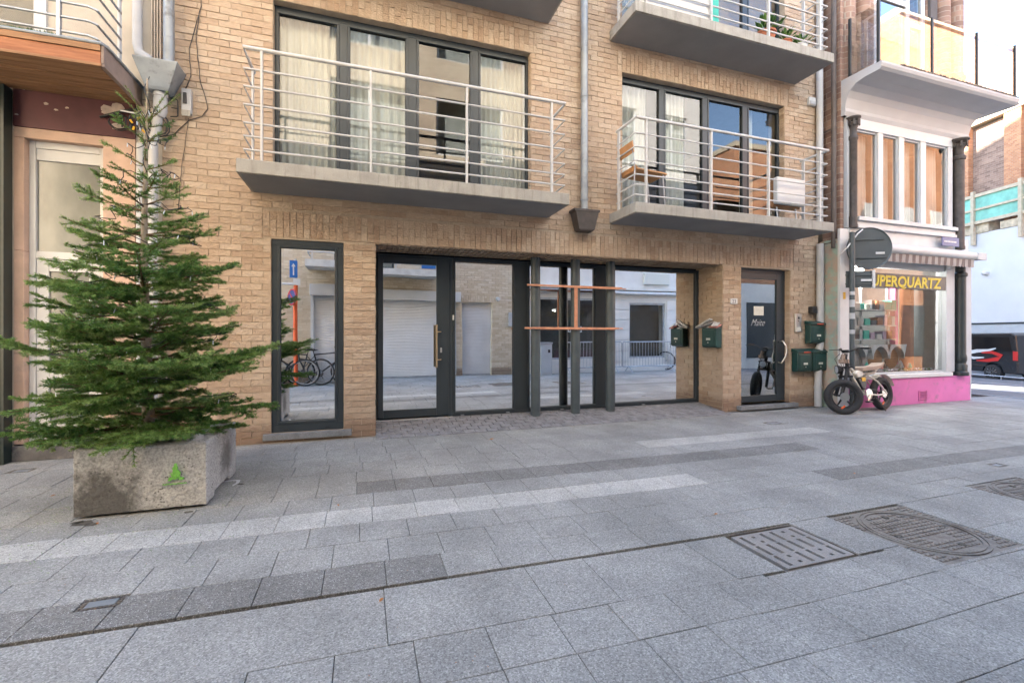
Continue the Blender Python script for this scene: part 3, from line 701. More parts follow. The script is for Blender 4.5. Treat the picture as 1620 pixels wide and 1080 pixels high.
curtain(-.15, .66, 3.1, 5.3, 'pale pleated curtain in the second pane from left of the left upstairs window', dens=10)
curtain(1.48, 2.36, 3.1, 5.3, 'pale curtain filling the rightmost pane of the left upstairs window', dens=15)
curtain(3.64, 4.36, 3.1, 5.3, 'pale curtain behind the chair in the right upstairs window', dens=9)
curtain(4.62, 5.1, 3.1, 5.3, 'pale gathered curtain in the second pane of the right upstairs window', dens=12)
curtain(6.28, 6.55, 3.1, 5.3, 'narrow drawn-back curtain behind the rightmost pane above the white box')
curtain(3.75, 5.0, 5.9, 8.1, 'pale curtain behind the topmost right balcony')

# balconies
def balcony(x0, x1, zb, rx0, rx1, posts, label, wide):
    b = boxes('balcony', CONCRETE, tan, (x0, x1, 5.29, D+.02, zb, zb+.145), bevel=.008, label=label)
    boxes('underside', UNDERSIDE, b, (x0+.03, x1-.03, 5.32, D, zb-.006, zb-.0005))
    zt = zb+.145
    t = MB(); t.tube([(rx0, D, zt+1.17), (rx0, 5.33, zt+1.17), (rx1, 5.33, zt+1.17), (rx1, D, zt+1.17)] if False else [(rx0, 5.82, zt+1.17), (rx0, 5.33, zt+1.17), (rx1, 5.33, zt+1.17), (rx1, 5.82, zt+1.17)], .021, 12)
    t.build('handrail', RAIL, b, smooth='auto')
    for dz in (.96, .775, .585, .395, .255, .115):
        t = MB(); t.tube([(rx0, 5.82, zt+dz), (rx0, 5.345, zt+dz), (rx1, 5.345, zt+dz), (rx1, 5.82, zt+dz)], .0115, 8); t.build('rail', RAIL, b, smooth='auto')
    for px in posts:
        t = MB(); t.box(px-.011, px+.011, 5.315, 5.36, zt-.004, zt+1.155); t.build('post', RAIL, b, bevel=.002)
    for px in (rx0, rx1):
        t = MB(); t.box(px-.011, px+.011, 5.74, 5.79, zt-.004, zt+1.155); t.build('post', RAIL, b, bevel=.002)
    return b
balcony(-1.228, 2.542, 2.963, -1.17, 2.5, (-1.0, .095, 1.2, 2.31), 'left first floor balcony', 1)
balcony(3.53, 7.262, 2.955, 3.562, 7.18, (3.729, 4.838, 5.927, 6.997), 'right first floor balcony with a chair', 1)
balcony(-1.228, 2.542, 5.74, -1.17, 2.5, (-1.0, .095, 1.2, 2.31), 'upper left balcony, only its underside in view', 1)
balcony(3.53, 7.262, 5.695, 3.562, 7.18, (3.729, 4.838, 5.927, 6.997), 'upper right balcony with plants', 1)

# three steel columns and the copper bars on them
cols = []
for x in (2.482, 3.145, 3.762):
    m = MB(); m.lathe([(.072, .045), (.072, 2.449)], (x, 6.34, 0), 28); c = m.build('column', STEEL_COL, tan, smooth='auto')
    m = MB(); m.lathe([(.085, .05), (.085, .062), (.073, .066)], (x, 6.34, 0), 24); m.build('collar', STEEL_COL, c, smooth='auto')
cb = thing('copper_rail_sculpture', 'copper coloured double crossbar with one upright fixed across the three dark columns', 'crossbar', (3.12, 6.25, 1.385))
m = MB(); m.box(2.315, 3.915, 6.235, 6.262, 2.008, 2.036); m.box(2.9, 3.86, 6.228, 6.234, 2.0, 2.03); m.build('bar', COPPER, cb, bevel=.002)
m = MB(); m.box(2.275, 3.86, 6.235, 6.262, 1.372, 1.4); m.box(2.6, 3.8, 6.226, 6.234, 1.366, 1.39); m.build('bar', COPPER, cb, bevel=.002)
boxes('upright', COPPER, cb, (3.085, 3.135, 6.237, 6.26, 1.4, 2.008), bevel=.002)
m = MB(); m.tube([(3.915, 6.25, 2.015), (3.99, 6.25, 2.012)], .008, 8); m.tube([(3.86, 6.25, 1.385), (3.93, 6.25, 1.385)], .008, 8); m.build('end_rod', COPPER, cb)

# ================================================================ things on the brick wall
def downpipe(name, label, x, y, z0, z1, r, mat, brackets=(), extra=None):
    t = thing(name, label, 'drainpipe', (x, y, z0))
    m = MB(); m.lathe([(r, z0), (r, z1)], (x, y, 0), 16); m.build('pipe', mat, t, smooth='auto')
    for z in brackets:
        m = MB(); m.lathe([(r+.006, z-.016), (r+.006, z+.016)], (x, y, 0), 16); m.box(x-.012, x+.012, y, D+.01, z-.01, z+.01); m.build('bracket', mat, t, smooth='auto')
    return t
dp = downpipe('drainpipe', 'grey zinc downpipe between the two balconies, ending in a small hopper', 3.07, 5.895, 3.09, 9, .052, ZINC, (3.25, 4.75, 6.4))
m = MB(); c = (3.045, 5.87)
def hop(m, cx, cy, lv):
    vs = []; fs = []
    for hx, hy, z in lv: vs += [(cx-hx, cy-hy, z), (cx+hx, cy-hy, z), (cx+hx, cy+hy, z), (cx-hx, cy+hy, z)]
    for i in range(len(lv)-1):
        for k in range(4): fs.append((i*4+k, i*4+(k+1) % 4, i*4+4+(k+1) % 4, i*4+4+k))
    fs += [(0, 3, 2, 1), tuple(len(vs)-4+k for k in range(4))]; return m.add(vs, fs)
hop(m, 3.06, 5.872, [(.1, .07, 2.775), (.125, .08, 2.8), (.18, .092, 3.04), (.205, .096, 3.055), (.205, .096, 3.085)]); m.build('hopper', IRONB, dp, bevel=.004)
dp3 = thing('drainpipe', 'grey plastic downpipe at the right corner of the brick building, bent beside the mailboxes', 'drainpipe', (7.72, 5.9, 0))
m = MB(); m.tube([(7.74, 5.9, 9), (7.74, 5.9, 3.2)], .055, 14); m.build('pipe', PVC, dp3, smooth='auto', label='upper length')
m = MB(); m.tube([(7.75, 5.9, 2.9), (7.75, 5.9, 1.25), (7.745, 5.9, 1.1), (7.71, 5.9, .95), (7.7, 5.9, .8), (7.7, 5.9, .01)], .06, 14); m.build('pipe', PVC, dp3, smooth='auto', label='lower length with a swan neck')
for z in (.35, .62, 2.1):
    m = MB(); m.lathe([(.067, z-.02), (.067, z+.02)], (7.7 if z < 1 else 7.75, 5.9, 0), 14); m.build('bracket', PVC, dp3, smooth='auto')
dp4 = downpipe('drainpipe', 'dark brown cable pipe running down the corner above the round sign', 7.84, 5.72, 2.8, 9, .04, DKPIPE, (2.9, 4.9, 6.2))

# house number plate
t = thing('house_number_plate', 'small white plate with number 23 left of the narrow door', 'number plate', (5.87, D, 1.8))
boxes('plate', WHITE, t, (5.8, 5.945, D-.018, D-.005, 1.795, 1.89), bevel=.012)
text_part('23', .085, BLACK, t, (5.828, D-.0185, 1.812), (math.pi/2, 0, 0), ext=.001)
# intercom
t = thing('intercom_panel', 'slim pale intercom plate between the narrow door and the green mailboxes', 'intercom', (7.29, D, 1.33))
boxes('plate', STAINLESS, t, (7.22, 7.365, D-.025, D-.004, 1.335, 1.655), bevel=.004)
boxes('button', BLACK, t, (7.285, 7.31, D-.029, D-.0255, 1.56, 1.6), (7.28, 7.3, D-.029, D-.0255, 1.52, 1.535)); boxes('name_card', CARDLABEL, t, (7.235, 7.35, D-.028, D-.0255, 1.35, 1.42))
t = thing('wall_lamp', 'small black wall box with a grey reader above the upper green mailbox', 'wall box', (7.66, D, 1.66))
boxes('case', BLACK, t, (7.545, 7.66, D-.09, D-.004, 1.665, 1.785), bevel=.01); boxes('reader', GALV, t, (7.664, 7.71, D-.07, D-.004, 1.67, 1.765), bevel=.004); 
t = thing('air_vent', 'small white vent box high on the brick wall right of the balcony window', 'vent', (7.55, D, 5.4))
boxes('case', WHITE, t, (7.52, 7.68, D-.05, D-.004, 5.36, 5.5), bevel=.006); boxes('cap', SHOPGREY, t, (7.53, 7.67, D-.062, D-.0505, 5.37, 5.43), bevel=.004)

def mailbox(name, label, paper=0, red=1):
    """local: back on y=0, front towards -y, x centred, base z=0; 0.36 wide, 0.41 high"""
    t = thing(name, label, 'mailbox', (0, 0, 0), 'dark green wall mailboxes')
    m = MB(); m.prism([(0, .0), (-.1, 0), (-.125, .03), (-.13, .32), (-.1, .335), (0, .335)], .33, 'X', -.165); m.build('box', GREENBOX, t, bevel=.012)
    m = MB(); m.prism([(0, .337), (-.105, .337), (-.142, .325), (-.146, .35), (-.1, .385), (0, .405)], .345, 'X', -.1725); m.build('lid', GREENBOX, t, bevel=.008)
    boxes('door_panel', GREENBOX, t, (-.13, .13, -.137, -.127, .05, .295), bevel=.006)
    boxes('name_card', CARDLABEL, t, (-.045, .05, -.1405, -.1375, .125, .16))
    m = MB(); m.lathe([(.011, -.139), (.011, -.144)], (0, 0, .085), 10, axis='Y'); m.build('lock', STAINLESS, t)
    if red: boxes('sticker', REDLABEL, t, (-.05, .1, -.1485, -.1472, .334, .352))
    return t
mb0 = mailbox('mailbox', 'green mailbox with a red sticker, left one of the lower pair beside the drainpipe')
mb0.location = (7.31, D-.008, .64)
mb1 = dup(mb0, (7.665, D-.008, .64), 0, 'green mailbox in the lower pair, right beside the bent drainpipe')
for c in list(mb1.children):
    if c.name.startswith('sticker'): bpy.data.objects.remove(c)
mb2 = dup(mb0, (7.62, D-.008, 1.13), 0, 'green mailbox with a red sticker, alone above the lower pair')
mb3 = mailbox('mailbox', 'green mailbox stuffed with papers inside the brick recess beside the large window', red=0)
mb3.location = (5.652, 6.15, 1.07); mb3.rotation_euler = (0, 0, R(90+180)); mb3.rotation_euler = (0, 0, R(-90))
for c in list(mb3.children):
    if c.name.startswith('lid'): bpy.data.objects.remove(c)
pp = thing('newspapers', 'rolled newspapers and leaflets sticking out of the mailbox in the recess', 'newspaper', (5.58, 6.15, 1.4))
rt = lambda a, b, c: Matrix.Rotation(a, 3, 'X') @ Matrix.Rotation(b, 3, 'Y') @ Matrix.Rotation(c, 3, 'Z')
for c_, s_, r_, mt in (((5.56, 6.3, 1.475), (.07, .34, .03), rt(-.45, .2, .1), PAPER), ((5.58, 6.22, 1.45), (.12, .3, .012), rt(-.35, .1, .3), PAPER),
                       ((5.56, 6.04, 1.43), (.13, .16, .02), rt(.1, -.4, .1), PAPER2), ((5.55, 6.02, 1.46), (.1, .12, .008), rt(.25, -.6, .4), PAPER), ((5.6, 6.13, 1.42), (.1, .2, .015), rt(0, -.2, 0), PAPER)):
    m = MB(); m.obox(c_, s_, r_); m.build('paper', mt, pp, bevel=.003)

# balcony chair and box
ch = thing('balcony_chair', 'wooden plywood chair with thin metal legs on the right balcony', 'chair', (3.95, 5.62, 3.1), rz=0)
m = MB(); m.prism([(3.62, 3.66), (3.66, 3.62), (4.1, 3.6), (4.14, 3.585), (4.14, 3.57), (4.08, 3.575), (3.64, 3.6)], .4, 'Y', 5.42); m.build('seat', PLY, ch, bevel=.004)
m = MB(); m.prism([(3.555, 3.98), (3.585, 3.83), (3.6, 3.83), (3.575, 3.99)], .4, 'Y', 5.42); m.build('backrest', PLY, ch, bevel=.005)
for yy in (5.44, 5.8):
    m = MB(); m.tube([(3.57, yy, 3.96), (3.62, yy, 3.62), (3.58, yy, 3.1)], .009, 8); m.build('leg', GALV, ch, smooth='auto')
    m = MB(); m.tube([(4.08, yy, 3.6), (4.12, yy, 3.1)], .009, 8); m.build('leg', GALV, ch, smooth='auto')
bx = thing('folding_table', 'small white box like folded table standing at the right end of the balcony', 'folded table', (6.45, 5.5, 3.1))
boxes('panel', WHITE, bx, (6.2, 6.8, 5.42, 5.5, 3.36, 3.78), bevel=.02); boxes('frame', WOOD, bx, (6.22, 6.78, 5.503, 5.62, 3.33, 3.74), bevel=.01)
for x in (6.3, 6.7):
    m = MB(); m.tube([(x, 5.52, 3.36), (x, 5.5, 3.1)], .012, 8); m.build('leg', GALV, bx)
# upper right balcony: white panel, pots
boxes('privacy_panel', WHITE, None, (3.66, 4.9, 5.37, 5.385, 5.9, 6.6), label='white board hung inside the rail of the upper right balcony', cat='panel')
boxes('folded_parasol', TEAL, None, (4.9, 5.1, 5.45, 5.6, 5.845, 6.5), bevel=.03, label='folded teal cloth beside the white board on the upper balcony', cat='cloth')
def pot(x, y, z, s, label, mat=None):
    t = thing('potted_plant', label, 'plant', (x, y, z), 'potted plants on the upper balcony')
    m = MB(); m.lathe([(.07*s, z), (.1*s, z+.16*s), (.11*s, z+.16*s), (.11*s, z+.18*s), (.09*s, z+.18*s)], (x, y, 0), 14); m.build('pot', mat or plain('terracotta', (.4, .14, .07), .8), t, smooth='auto')
    m = MB()
    for i in range(70):
        a, e, l = br.uniform(0, 6.28), br.uniform(.2, 1.3), br.uniform(.1, .3)*s
        d = Vector((math.cos(a)*math.cos(e), math.sin(a)*math.cos(e), math.sin(e))); p = Vector((x, y, z+.17*s))+d*l*.5; q = p+d*.1*s; sd_ = d.cross(Vector((0, 0, 1))).normalized()*.02*s
        m.add([tuple(p), tuple((p+q)/2+sd_), tuple(q), tuple((p+q)/2-sd_)], [(0, 1, 2, 3)], 0, br.random())
    m.build('leaves', NEEDLE, t)
pot(6.15, 5.6, 5.845, 1.5, 'tall leafy potted plant behind the rail of the upper balcony')
pot(6.5, 5.55, 5.845, 1.0, 'low potted plant beside the tall one on the upper balcony'); pot(6.8, 5.5, 5.845, .9, 'small potted plant nearest the corner of the upper balcony', WHITE)
# ================================================================ LEFT NEIGHBOUR
lb = thing('rendered_building', 'beige neighbour building with a maroon panel above a white door in pink stone', 'building', (-3, D, 0))
boxes('wall', CREAM, lb, (-12, -2.1, D, D+.3, 3.87, 11.2), (-12, -3.37, D, D+.3, 0, 3.868), (-12, -2.102, D+.31, 16, 6, 11.19), (-12, -2.102, 9.5, 16, 0, 5.99))
# stone surround: left jamb, lintel, right pier
sur = MB()
for z0, z1 in ((.17, 1.1), (1.104, 2.15), (2.154, 3.31)): sur.box(-3.368, -3.29, D, D+.3, z0, z1)
sur.box(-3.368, -2.632, D+.002, D+.3, 3.313, 3.418)
s_o = sur.build('stone_surround', PINKSTONE, lb, bevel=.004)
for z0, z1 in ((.0, .62), (.624, 1.3), (1.304, 2.0), (2.004, 2.7), (2.704, 3.418)): boxes('stone_block', PINKSTONE, s_o, (-2.63, -2.345, D-.004, D+.3, z0, z1), bevel=.004)
boxes('corner_strip', CREAM, lb, (-2.343, -2.102, D+.01, D+.3, 0, 3.868))
boxes('door_step', DARKSTONE, lb, (-3.37, -2.632, D-.035, D+.35, 0, .158), bevel=.008)
boxes('fascia_panel', MAROON, lb, (-3.368, -2.345, D-.012, D+.2, 3.42, 3.866), bevel=.002)
ch_ = MB(); pr = random.Random(2)
for cx, cz, r in ((-2.55, 3.70, .07), (-2.49, 3.735, .05), (-2.6, 3.67, .04), (-2.5, 3.53, .04), (-3.1, 3.68, .016), (-3.02, 3.63, .013), (-2.93, 3.665, .013), (-3.34, 3.535, .012), (-3.28, 3.8, .01)):
    p = []
    for k in range(11):
        a = k/11*6.28; q = r*pr.uniform(.6, 1.25); p.append((cx+q*math.cos(a)*1.3, cz+q*math.sin(a)*.8))
    ch_.prism(p, .004, 'Y', D-.0165-pr.uniform(0, .002))
ch_.build('paint_chip', PLASTER_CHIP, lb, kind='stuff')
fm = MB(); Y0 = D+.075
fm.box(-3.287, -3.235, Y0, Y0+.08, .16, 3.312); fm.box(-2.69, -2.634, Y0, Y0+.08, .16, 3.312); fm.box(-3.233, -2.692, Y0, Y0+.08, 3.24, 3.312); fm.box(-3.233, -2.692, Y0, Y0+.08, 2.09, 2.165); fm.box(-3.233, -2.692, Y0+.01, Y0+.07, 3.12, 3.238)
d3f = fm.build('door_frame', WHITE, lb, bevel=.003)
boxes('transom_pane', FROST, d3f, (-3.233, -2.692, Y0+.03, Y0+.04, 2.167, 3.12))
d3 = boxes('door', WHITE, lb, (-3.231, -3.13, Y0+.008, Y0+.07, .18, 2.085), (-2.79, -2.694, Y0+.008, Y0+.07, .18, 2.085), (-3.128, -2.792, Y0+.008, Y0+.07, .18, .36), (-3.128, -2.792, Y0+.008, Y0+.07, 1.96, 2.085), (-3.128, -2.792, Y0+.012, Y0+.066, .82, .96), bevel=.003)
boxes('pane', FROST, d3, (-3.13, -2.79, Y0+.03, Y0+.04, .36, .82), (-3.13, -2.79, Y0+.03, Y0+.04, .96, 1.96))
# dark shopfront panel at the very left
sf = thing('dark_shopfront', 'dark green metal shopfront cladding at the left edge', 'shopfront', (-3.9, 5.8, 0))
boxes('panel', DKPANEL, sf, (-4.6, -3.43, 5.83, 5.95, .0, 2.0), (-4.6, -3.43, 5.83, 5.95, 2.004, 3.76), bevel=.003); boxes('edge_profile', plain('bronze_profile', (.12, .085, .06), .4, metal=.4), sf, (-3.425, -3.408, 5.825, 5.95, 0, 3.77)); boxes('post', DKPANEL, sf, (-3.406, -3.372, 5.84, 5.96, 0, 3.78), bevel=.002)
m = MB()
for x, z in ((-3.5, 3.0), (-3.52, 2.2), (-3.48, 1.8), (-3.55, 1.3), (-3.47, .9), (-3.5, .5), (-3.55, 2.7), (-3.49, 3.5)): m.lathe([(.006, 5.829), (.004, 5.824)], (x, 0, z), 8, axis='Y')
m.build('rivet', GALV, sf, kind='stuff')
# timber balcony
wb = thing('timber_balcony', 'weathered timber balcony with grey metal railing above the maroon panel', 'balcony', (-3.5, 5.6, 3.8))
for i, (z0, z1, y) in enumerate(((3.815, 3.93, 5.2), (3.93, 3.99, 5.19))):
    boxes('board', WOODRED if i == 0 else WOOD, wb, (-7, -2.31, y, y+.025, z0, z1-.004), bevel=.003)
boxes('trim', WOOD, wb, (-7, -2.3, 5.185, 5.23, 3.785, 3.812), bevel=.004)
for i in range(6): boxes('underside_board', WOOD, wb, (-7, -2.33, 5.235+i*.122, 5.235+i*.122+.108, 3.79+(i % 2)*.004, 3.815), bevel=.003)
boxes('side_board', plain('greyed_timber', (.26, .2, .17), .8, var=.2, scale=7), wb, (-2.308, -2.285, 5.2, D-.002, 3.82, 3.985), (-2.318, -2.278, 5.195, D-.002, 3.785, 3.815), bevel=.003)
boxes('deck', JOINT, wb, (-7, -2.32, 5.24, D-.002, 3.82, 3.98))
m = MB(); m.tube([(-7, 5.195, 4.0), (-2.3, 5.195, 4.0), (-2.28, 5.25, 4.0), (-2.28, D, 4.0)], .016, 8); m.build('edge_pipe', ZINC, wb, smooth='auto')
m = MB(); m.box(-7, -2.62, 5.215, 5.6, 4.0, 4.03); m.box(-2.62, -2.33, 5.23, 5.6, 3.99, 4.008)
for _ in range(700):
    x = pr.uniform(-3.4, -2.33); y = pr.uniform(5.21, 5.3); z = 4.028 if x < -2.62 else 4.005; m.add([(x, y, z), (x+.006, y, z), (x+pr.uniform(-.01, .01), y+pr.uniform(-.015, .005), z+.02)], [(0, 1, 2)])
m.build('green_mat', MOSS, wb)
for z in (4.075, 4.21, 4.345, 4.48, 4.62, 4.76, 4.9):
    m = MB(); m.tube([(-7, 5.235, z), (-2.42, 5.235, z), (-2.37, 5.27, z), (-2.37, 5.72, z)], .0115, 8); m.build('rail', GALV, wb, smooth='auto')
for x in (-2.63, -3.6): boxes('post', GALV, wb, (x-.014, x+.014, 5.21, 5.25, 3.99, 4.95), bevel=.003)
boxes('end_post', WHITE, wb, (-2.39, -2.37, 5.69, 5.74, 3.99, 4.75), bevel=.003)
m = MB(); m.tube([(-7, 5.235, 4.97), (-2.42, 5.235, 4.97), (-2.37, 5.27, 4.97), (-2.37, 5.72, 4.95), (-2.38, 5.72, 4.75)], .018, 8); m.build('handrail', GALV, wb, smooth='auto')
wn = boxes('window', WHITE, lb, (-3.2, -3.1, D-.02, D+.1, 4.1, 6.3), (-4.4, -3.2, D-.02, D+.1, 4.1, 4.2), (-4.4, -3.2, D-.02, D+.1, 5.2, 5.26)); boxes('pane', G_WIN, wn, (-4.4, -3.2, D, D+.01, 4.2, 5.2), (-4.4, -3.2, D, D+.01, 5.26, 6.3))
# zinc hopper and pipes left of the brick
hp = thing('drainpipe', 'zinc rainwater hopper and pipes behind the fir tree top, between the two buildings', 'drainpipe', (-2.08, 5.85, 0))
m = MB(); hop(m, -2.07, 5.83, [(.09, .07, 3.9), (.11, .08, 3.93), (.19, .125, 4.16), (.2, .13, 4.19), (.2, .13, 4.205)]); m.build('hopper', ZINC, hp, bevel=.004)
m = MB(); m.tube([(-2.3, 5.9, 9), (-2.3, 5.9, 4.42), (-2.28, 5.89, 4.33), (-2.19, 5.86, 4.27), (-2.16, 5.85, 4.18)], .045, 14); m.build('pipe', PVC, hp, smooth='auto')
m = MB(); m.tube([(-2.0, 5.86, 9), (-2.0, 5.86, 4.18)], .052, 14); m.lathe([(.066, 4.2), (.066, 4.25), (.058, 4.27)], (-2.0, 5.86, 0), 14); m.build('pipe', ZINC, hp, smooth='auto')
m = MB(); m.tube([(-2.07, 5.84, 3.92), (-2.07, 5.84, 3.72), (-2.09, 5.85, 3.66)], [.062, .064, .06], 16); m.lathe([(.069, 3.86), (.069, 3.9)], (-2.07, 5.84, 0), 16); m.build('collar', PVC, hp, smooth='auto')
m = MB(); m.tube([(-2.09, 5.85, 3.68), (-2.12, 5.87, 3.5), (-2.15, 5.88, 3.4), (-2.15, 5.88, .01)], .045, 14); m.build('pipe', PVC, hp, smooth='auto')
m = MB(); m.tube([(-2.27, 5.9, 3.35), (-2.27, 5.9, .01)], .04, 14); m.build('pipe', PVC, hp, smooth='auto')
boxes('cover_strip', plain('corrugated_strip', (.42, .37, .32), .7), hp, *[(-2.19+i*.026, -2.176+i*.026, 5.93, 5.965, 4.2, 9) for i in range(4)])
# cables
cab = thing('cable_bundle', 'tangle of black cables with yellow tags on the wall behind the treetop', 'cables', (-2.25, D, 3.6))
for k, (cx, cz, rx_, rz_) in enumerate(((-2.46, 3.56, .09, .075), (-2.45, 3.55, .1, .085), (-2.1, 3.56, .1, .12), (-2.11, 3.55, .085, .1), (-2.12, 3.57, .11, .13))):
    m = MB(); m.tube([(cx+rx_*math.cos(a/18*6.28), 5.9-.01*k, cz+rz_*math.sin(a/18*6.28+.15*math.sin(a))) for a in range(18)], .006, 6, closed=True); m.build('cable_loop', BLACK, cab, smooth=True)
m = MB(); m.tube([(-2.64, 5.93, 3.6), (-2.5, 5.92, 3.66), (-2.36, 5.9, 3.71), (-2.3, 5.9, 3.72)], .014, 8); m.build('cable', BLACK, cab, smooth=True)
m = MB()
for i in range(9): m.tube([(-2.42+i*.03, 5.87, 3.63+pr.uniform(-.02, .02)), (-2.4+i*.03+pr.uniform(-.02, .02), 5.85, 3.5+pr.uniform(-.05, .03))], .008, 6)
m.build('connector_row', BLACK, cab)
m = MB()
for x, z in ((-2.33, 3.56), (-2.31, 3.49), (-2.22, 3.47), (-2.12, 3.46), (-2.27, 3.6)): m.obox((x, 5.84, z), (.018, .01, .04), Matrix.Rotation(pr.uniform(-1, 1), 3, 'Y'))
m.build('yellow_tag', YEL, cab)
m = MB(); m.tube([(-2.44, 5.88, 3.68), (-2.3, 5.86, 3.66), (-2.17, 5.86, 3.64)], .012, 8); m.build('grey_clamp', GALV, cab)
jb = thing('junction_box', 'weathered white electrical junction box with wires on the brick right of the hopper', 'junction box', (-1.85, D, 3.72))
boxes('case', PVC, jb, (-1.905, -1.81, D-.055, D-.004, 3.755, 4.03), bevel=.006); boxes('lid', CONCRETE, jb, (-1.9, -1.815, D-.065, D-.056, 3.72, 3.79), bevel=.004); boxes('black_clip', BLACK, jb, (-1.885, -1.85, D-.07, D-.056, 3.86, 3.98), bevel=.004)
wr = thing('wall_wires', 'thin dark wires running over the brick above and below the white junction box', 'wire', (-1.8, D, 3.7))
def wire(pts, r=.0045):
    out = [Vector(pts[0])]
    for a, b in zip(pts[:-1], pts[1:]):
        a, b = Vector(a), Vector(b); n = max(2, int((b-a).length/.07))
        for i in range(1, n+1): q = a.lerp(b, i/n); out.append(q+Vector((pr.uniform(-.007, .007), 0, pr.uniform(-.003, .003))))
    m = MB(); m.tube(out, r, 5); m.build('wire', BLACK, wr, smooth=True)
yw = D-.012
wire([(-1.71, yw, 6.2), (-1.73, yw, 5.0), (-1.78, yw, 4.6), (-1.74, yw, 4.2), (-1.66, yw, 3.85), (-1.72, yw, 3.76), (-1.84, yw, 3.7), (-1.98, yw, 3.52), (-2.1, yw, 3.48)])
wire([(-1.75, yw, 4.9), (-1.84, yw, 4.5), (-1.83, yw, 4.2), (-1.88, yw, 4.02)]); wire([(-1.85, yw, 3.72), (-1.88, yw, 3.4), (-1.92, yw, 3.1), (-1.94, yw, 2.7)], .0035)
m = MB(); 
for a, b in (((-1.99, 3.9), (-1.9+.03, 3.9)),): pass
gd = MB(); gd.tube([(-2.0, 5.93, 3.9), (-1.95, 5.93, 3.9), (-1.94, 5.93, 3.88), (-1.94, 5.93, 3.72), (-1.95, 5.93, 3.71), (-2.01, 5.93, 3.7)], .006, 6); gd.tube([(-2.0, 5.93, 3.8), (-1.94, 5.93, 3.8)], .005, 6); gd.build('wire_guard', BLACK, wr)

# ================================================================ PLANTER AND FIR
pl = thing('concrete_planter', 'weathered concrete block planter with a green stencilled tree on its front', 'planter', (-1.51, 4.37, 0))
px0, px1, py0, py1, pz = -1.915, -1.108, 3.95, 4.79, .49
body = MB()
body.box(px0, px1, py0, py0+.1, .015, pz); body.box(px0, px1, py1-.1, py1, .015, pz); body.box(px0, px0+.1, py0+.1, py1-.1, .015, pz); body.box(px1-.1, px1, py0+.1, py1-.1, .055, pz)
body.box(px1-.1, px1, py0+.1, py0+.2, .015, .054); body.box(px1-.1, px1, py1-.22, py1-.1, .015, .054); body.box(px0+.1, px1-.1, py0+.1, py1-.1, .015, .3)
pb = body.build('block', PLANTER, pl)
bm_ = pb.modifiers.new('w', 'REMESH'); bm_.mode = 'VOXEL'; bm_.voxel_size = .012
dm = pb.modifiers.new('d', 'DISPLACE'); tx = bpy.data.textures.new('rough', 'CLOUDS'); tx.noise_scale = .05; tx.noise_depth = 4; dm.texture = tx; dm.strength = .012; dm.mid_level = .5
for p in pb.data.polygons: p.use_smooth = True
# green tree stencil: sprayed patches just proud of the front face
st = MB()
def blob(cx, cz, r, y): 
    p = [(cx+r*math.cos(k/8*6.28)*pr.uniform(.8, 1.2), cz+r*math.sin(k/8*6.28)*pr.uniform(.8, 1.2)) for k in range(8)]; st.prism(p, .012, 'Y', y-len(st.v)*2e-7*10)
for _ in range(150):
    z = pr.uniform(0, 1)
    hw = .046*(1-z)*(.72+.38*((z*3) % 1 < .45)); x = pr.uniform(-1, 1)*hw
    blob(-1.305+x, .225+z*.115, pr.uniform(.0035, .008), py0-.011)
for i in range(16): blob(-1.38+i*.0095, .197+pr.uniform(-.002, .002), .0035, py0-.011)
st.build('stencil', SPRAY, pl)
bt = MB(); 
for cx, cy, cz, s in ((-1.25, 4.1, .5, .09), (-1.36, 4.16, .5, .07), (-1.62, 4.1, .49, .08), (-1.8, 4.2, .48, .09), (-1.22, 4.3, .5, .08), (-1.5, 4.12, .47, .1), (-1.2, 4.5, .49, .09), (-1.8, 4.5, .48, .1)):
    bt = MB(); prof = [(0, -s*.8)]+[(s*math.sin(k/6*3.14)*pr.uniform(.85, 1.1), -s*.8*math.cos(k/6*3.14)) for k in range(1, 6)]+[(0, s*.8)]
    bt.lathe(prof, (cx, cy, cz-.03), 9); o_ = bt.build('stone', BAG, pl)
stain = MB(); 
for cx, cy, r in ((-1.82, 3.87, .05), (-1.75, 3.83, .03), (-1.86, 3.9, .03), (-1.2, 3.87, .025), (-1.0, 4.45, .02)):
    p = [(cx+1.5*r*math.cos(k/10*6.28)*pr.uniform(.6, 1.2), cy+r*math.sin(k/10*6.28)*pr.uniform(.6, 1.2)) for k in range(10)]; stain.prism(p, .001, 'Z', .0015)
stain.build('wet_stain', JOINT, pave_o)

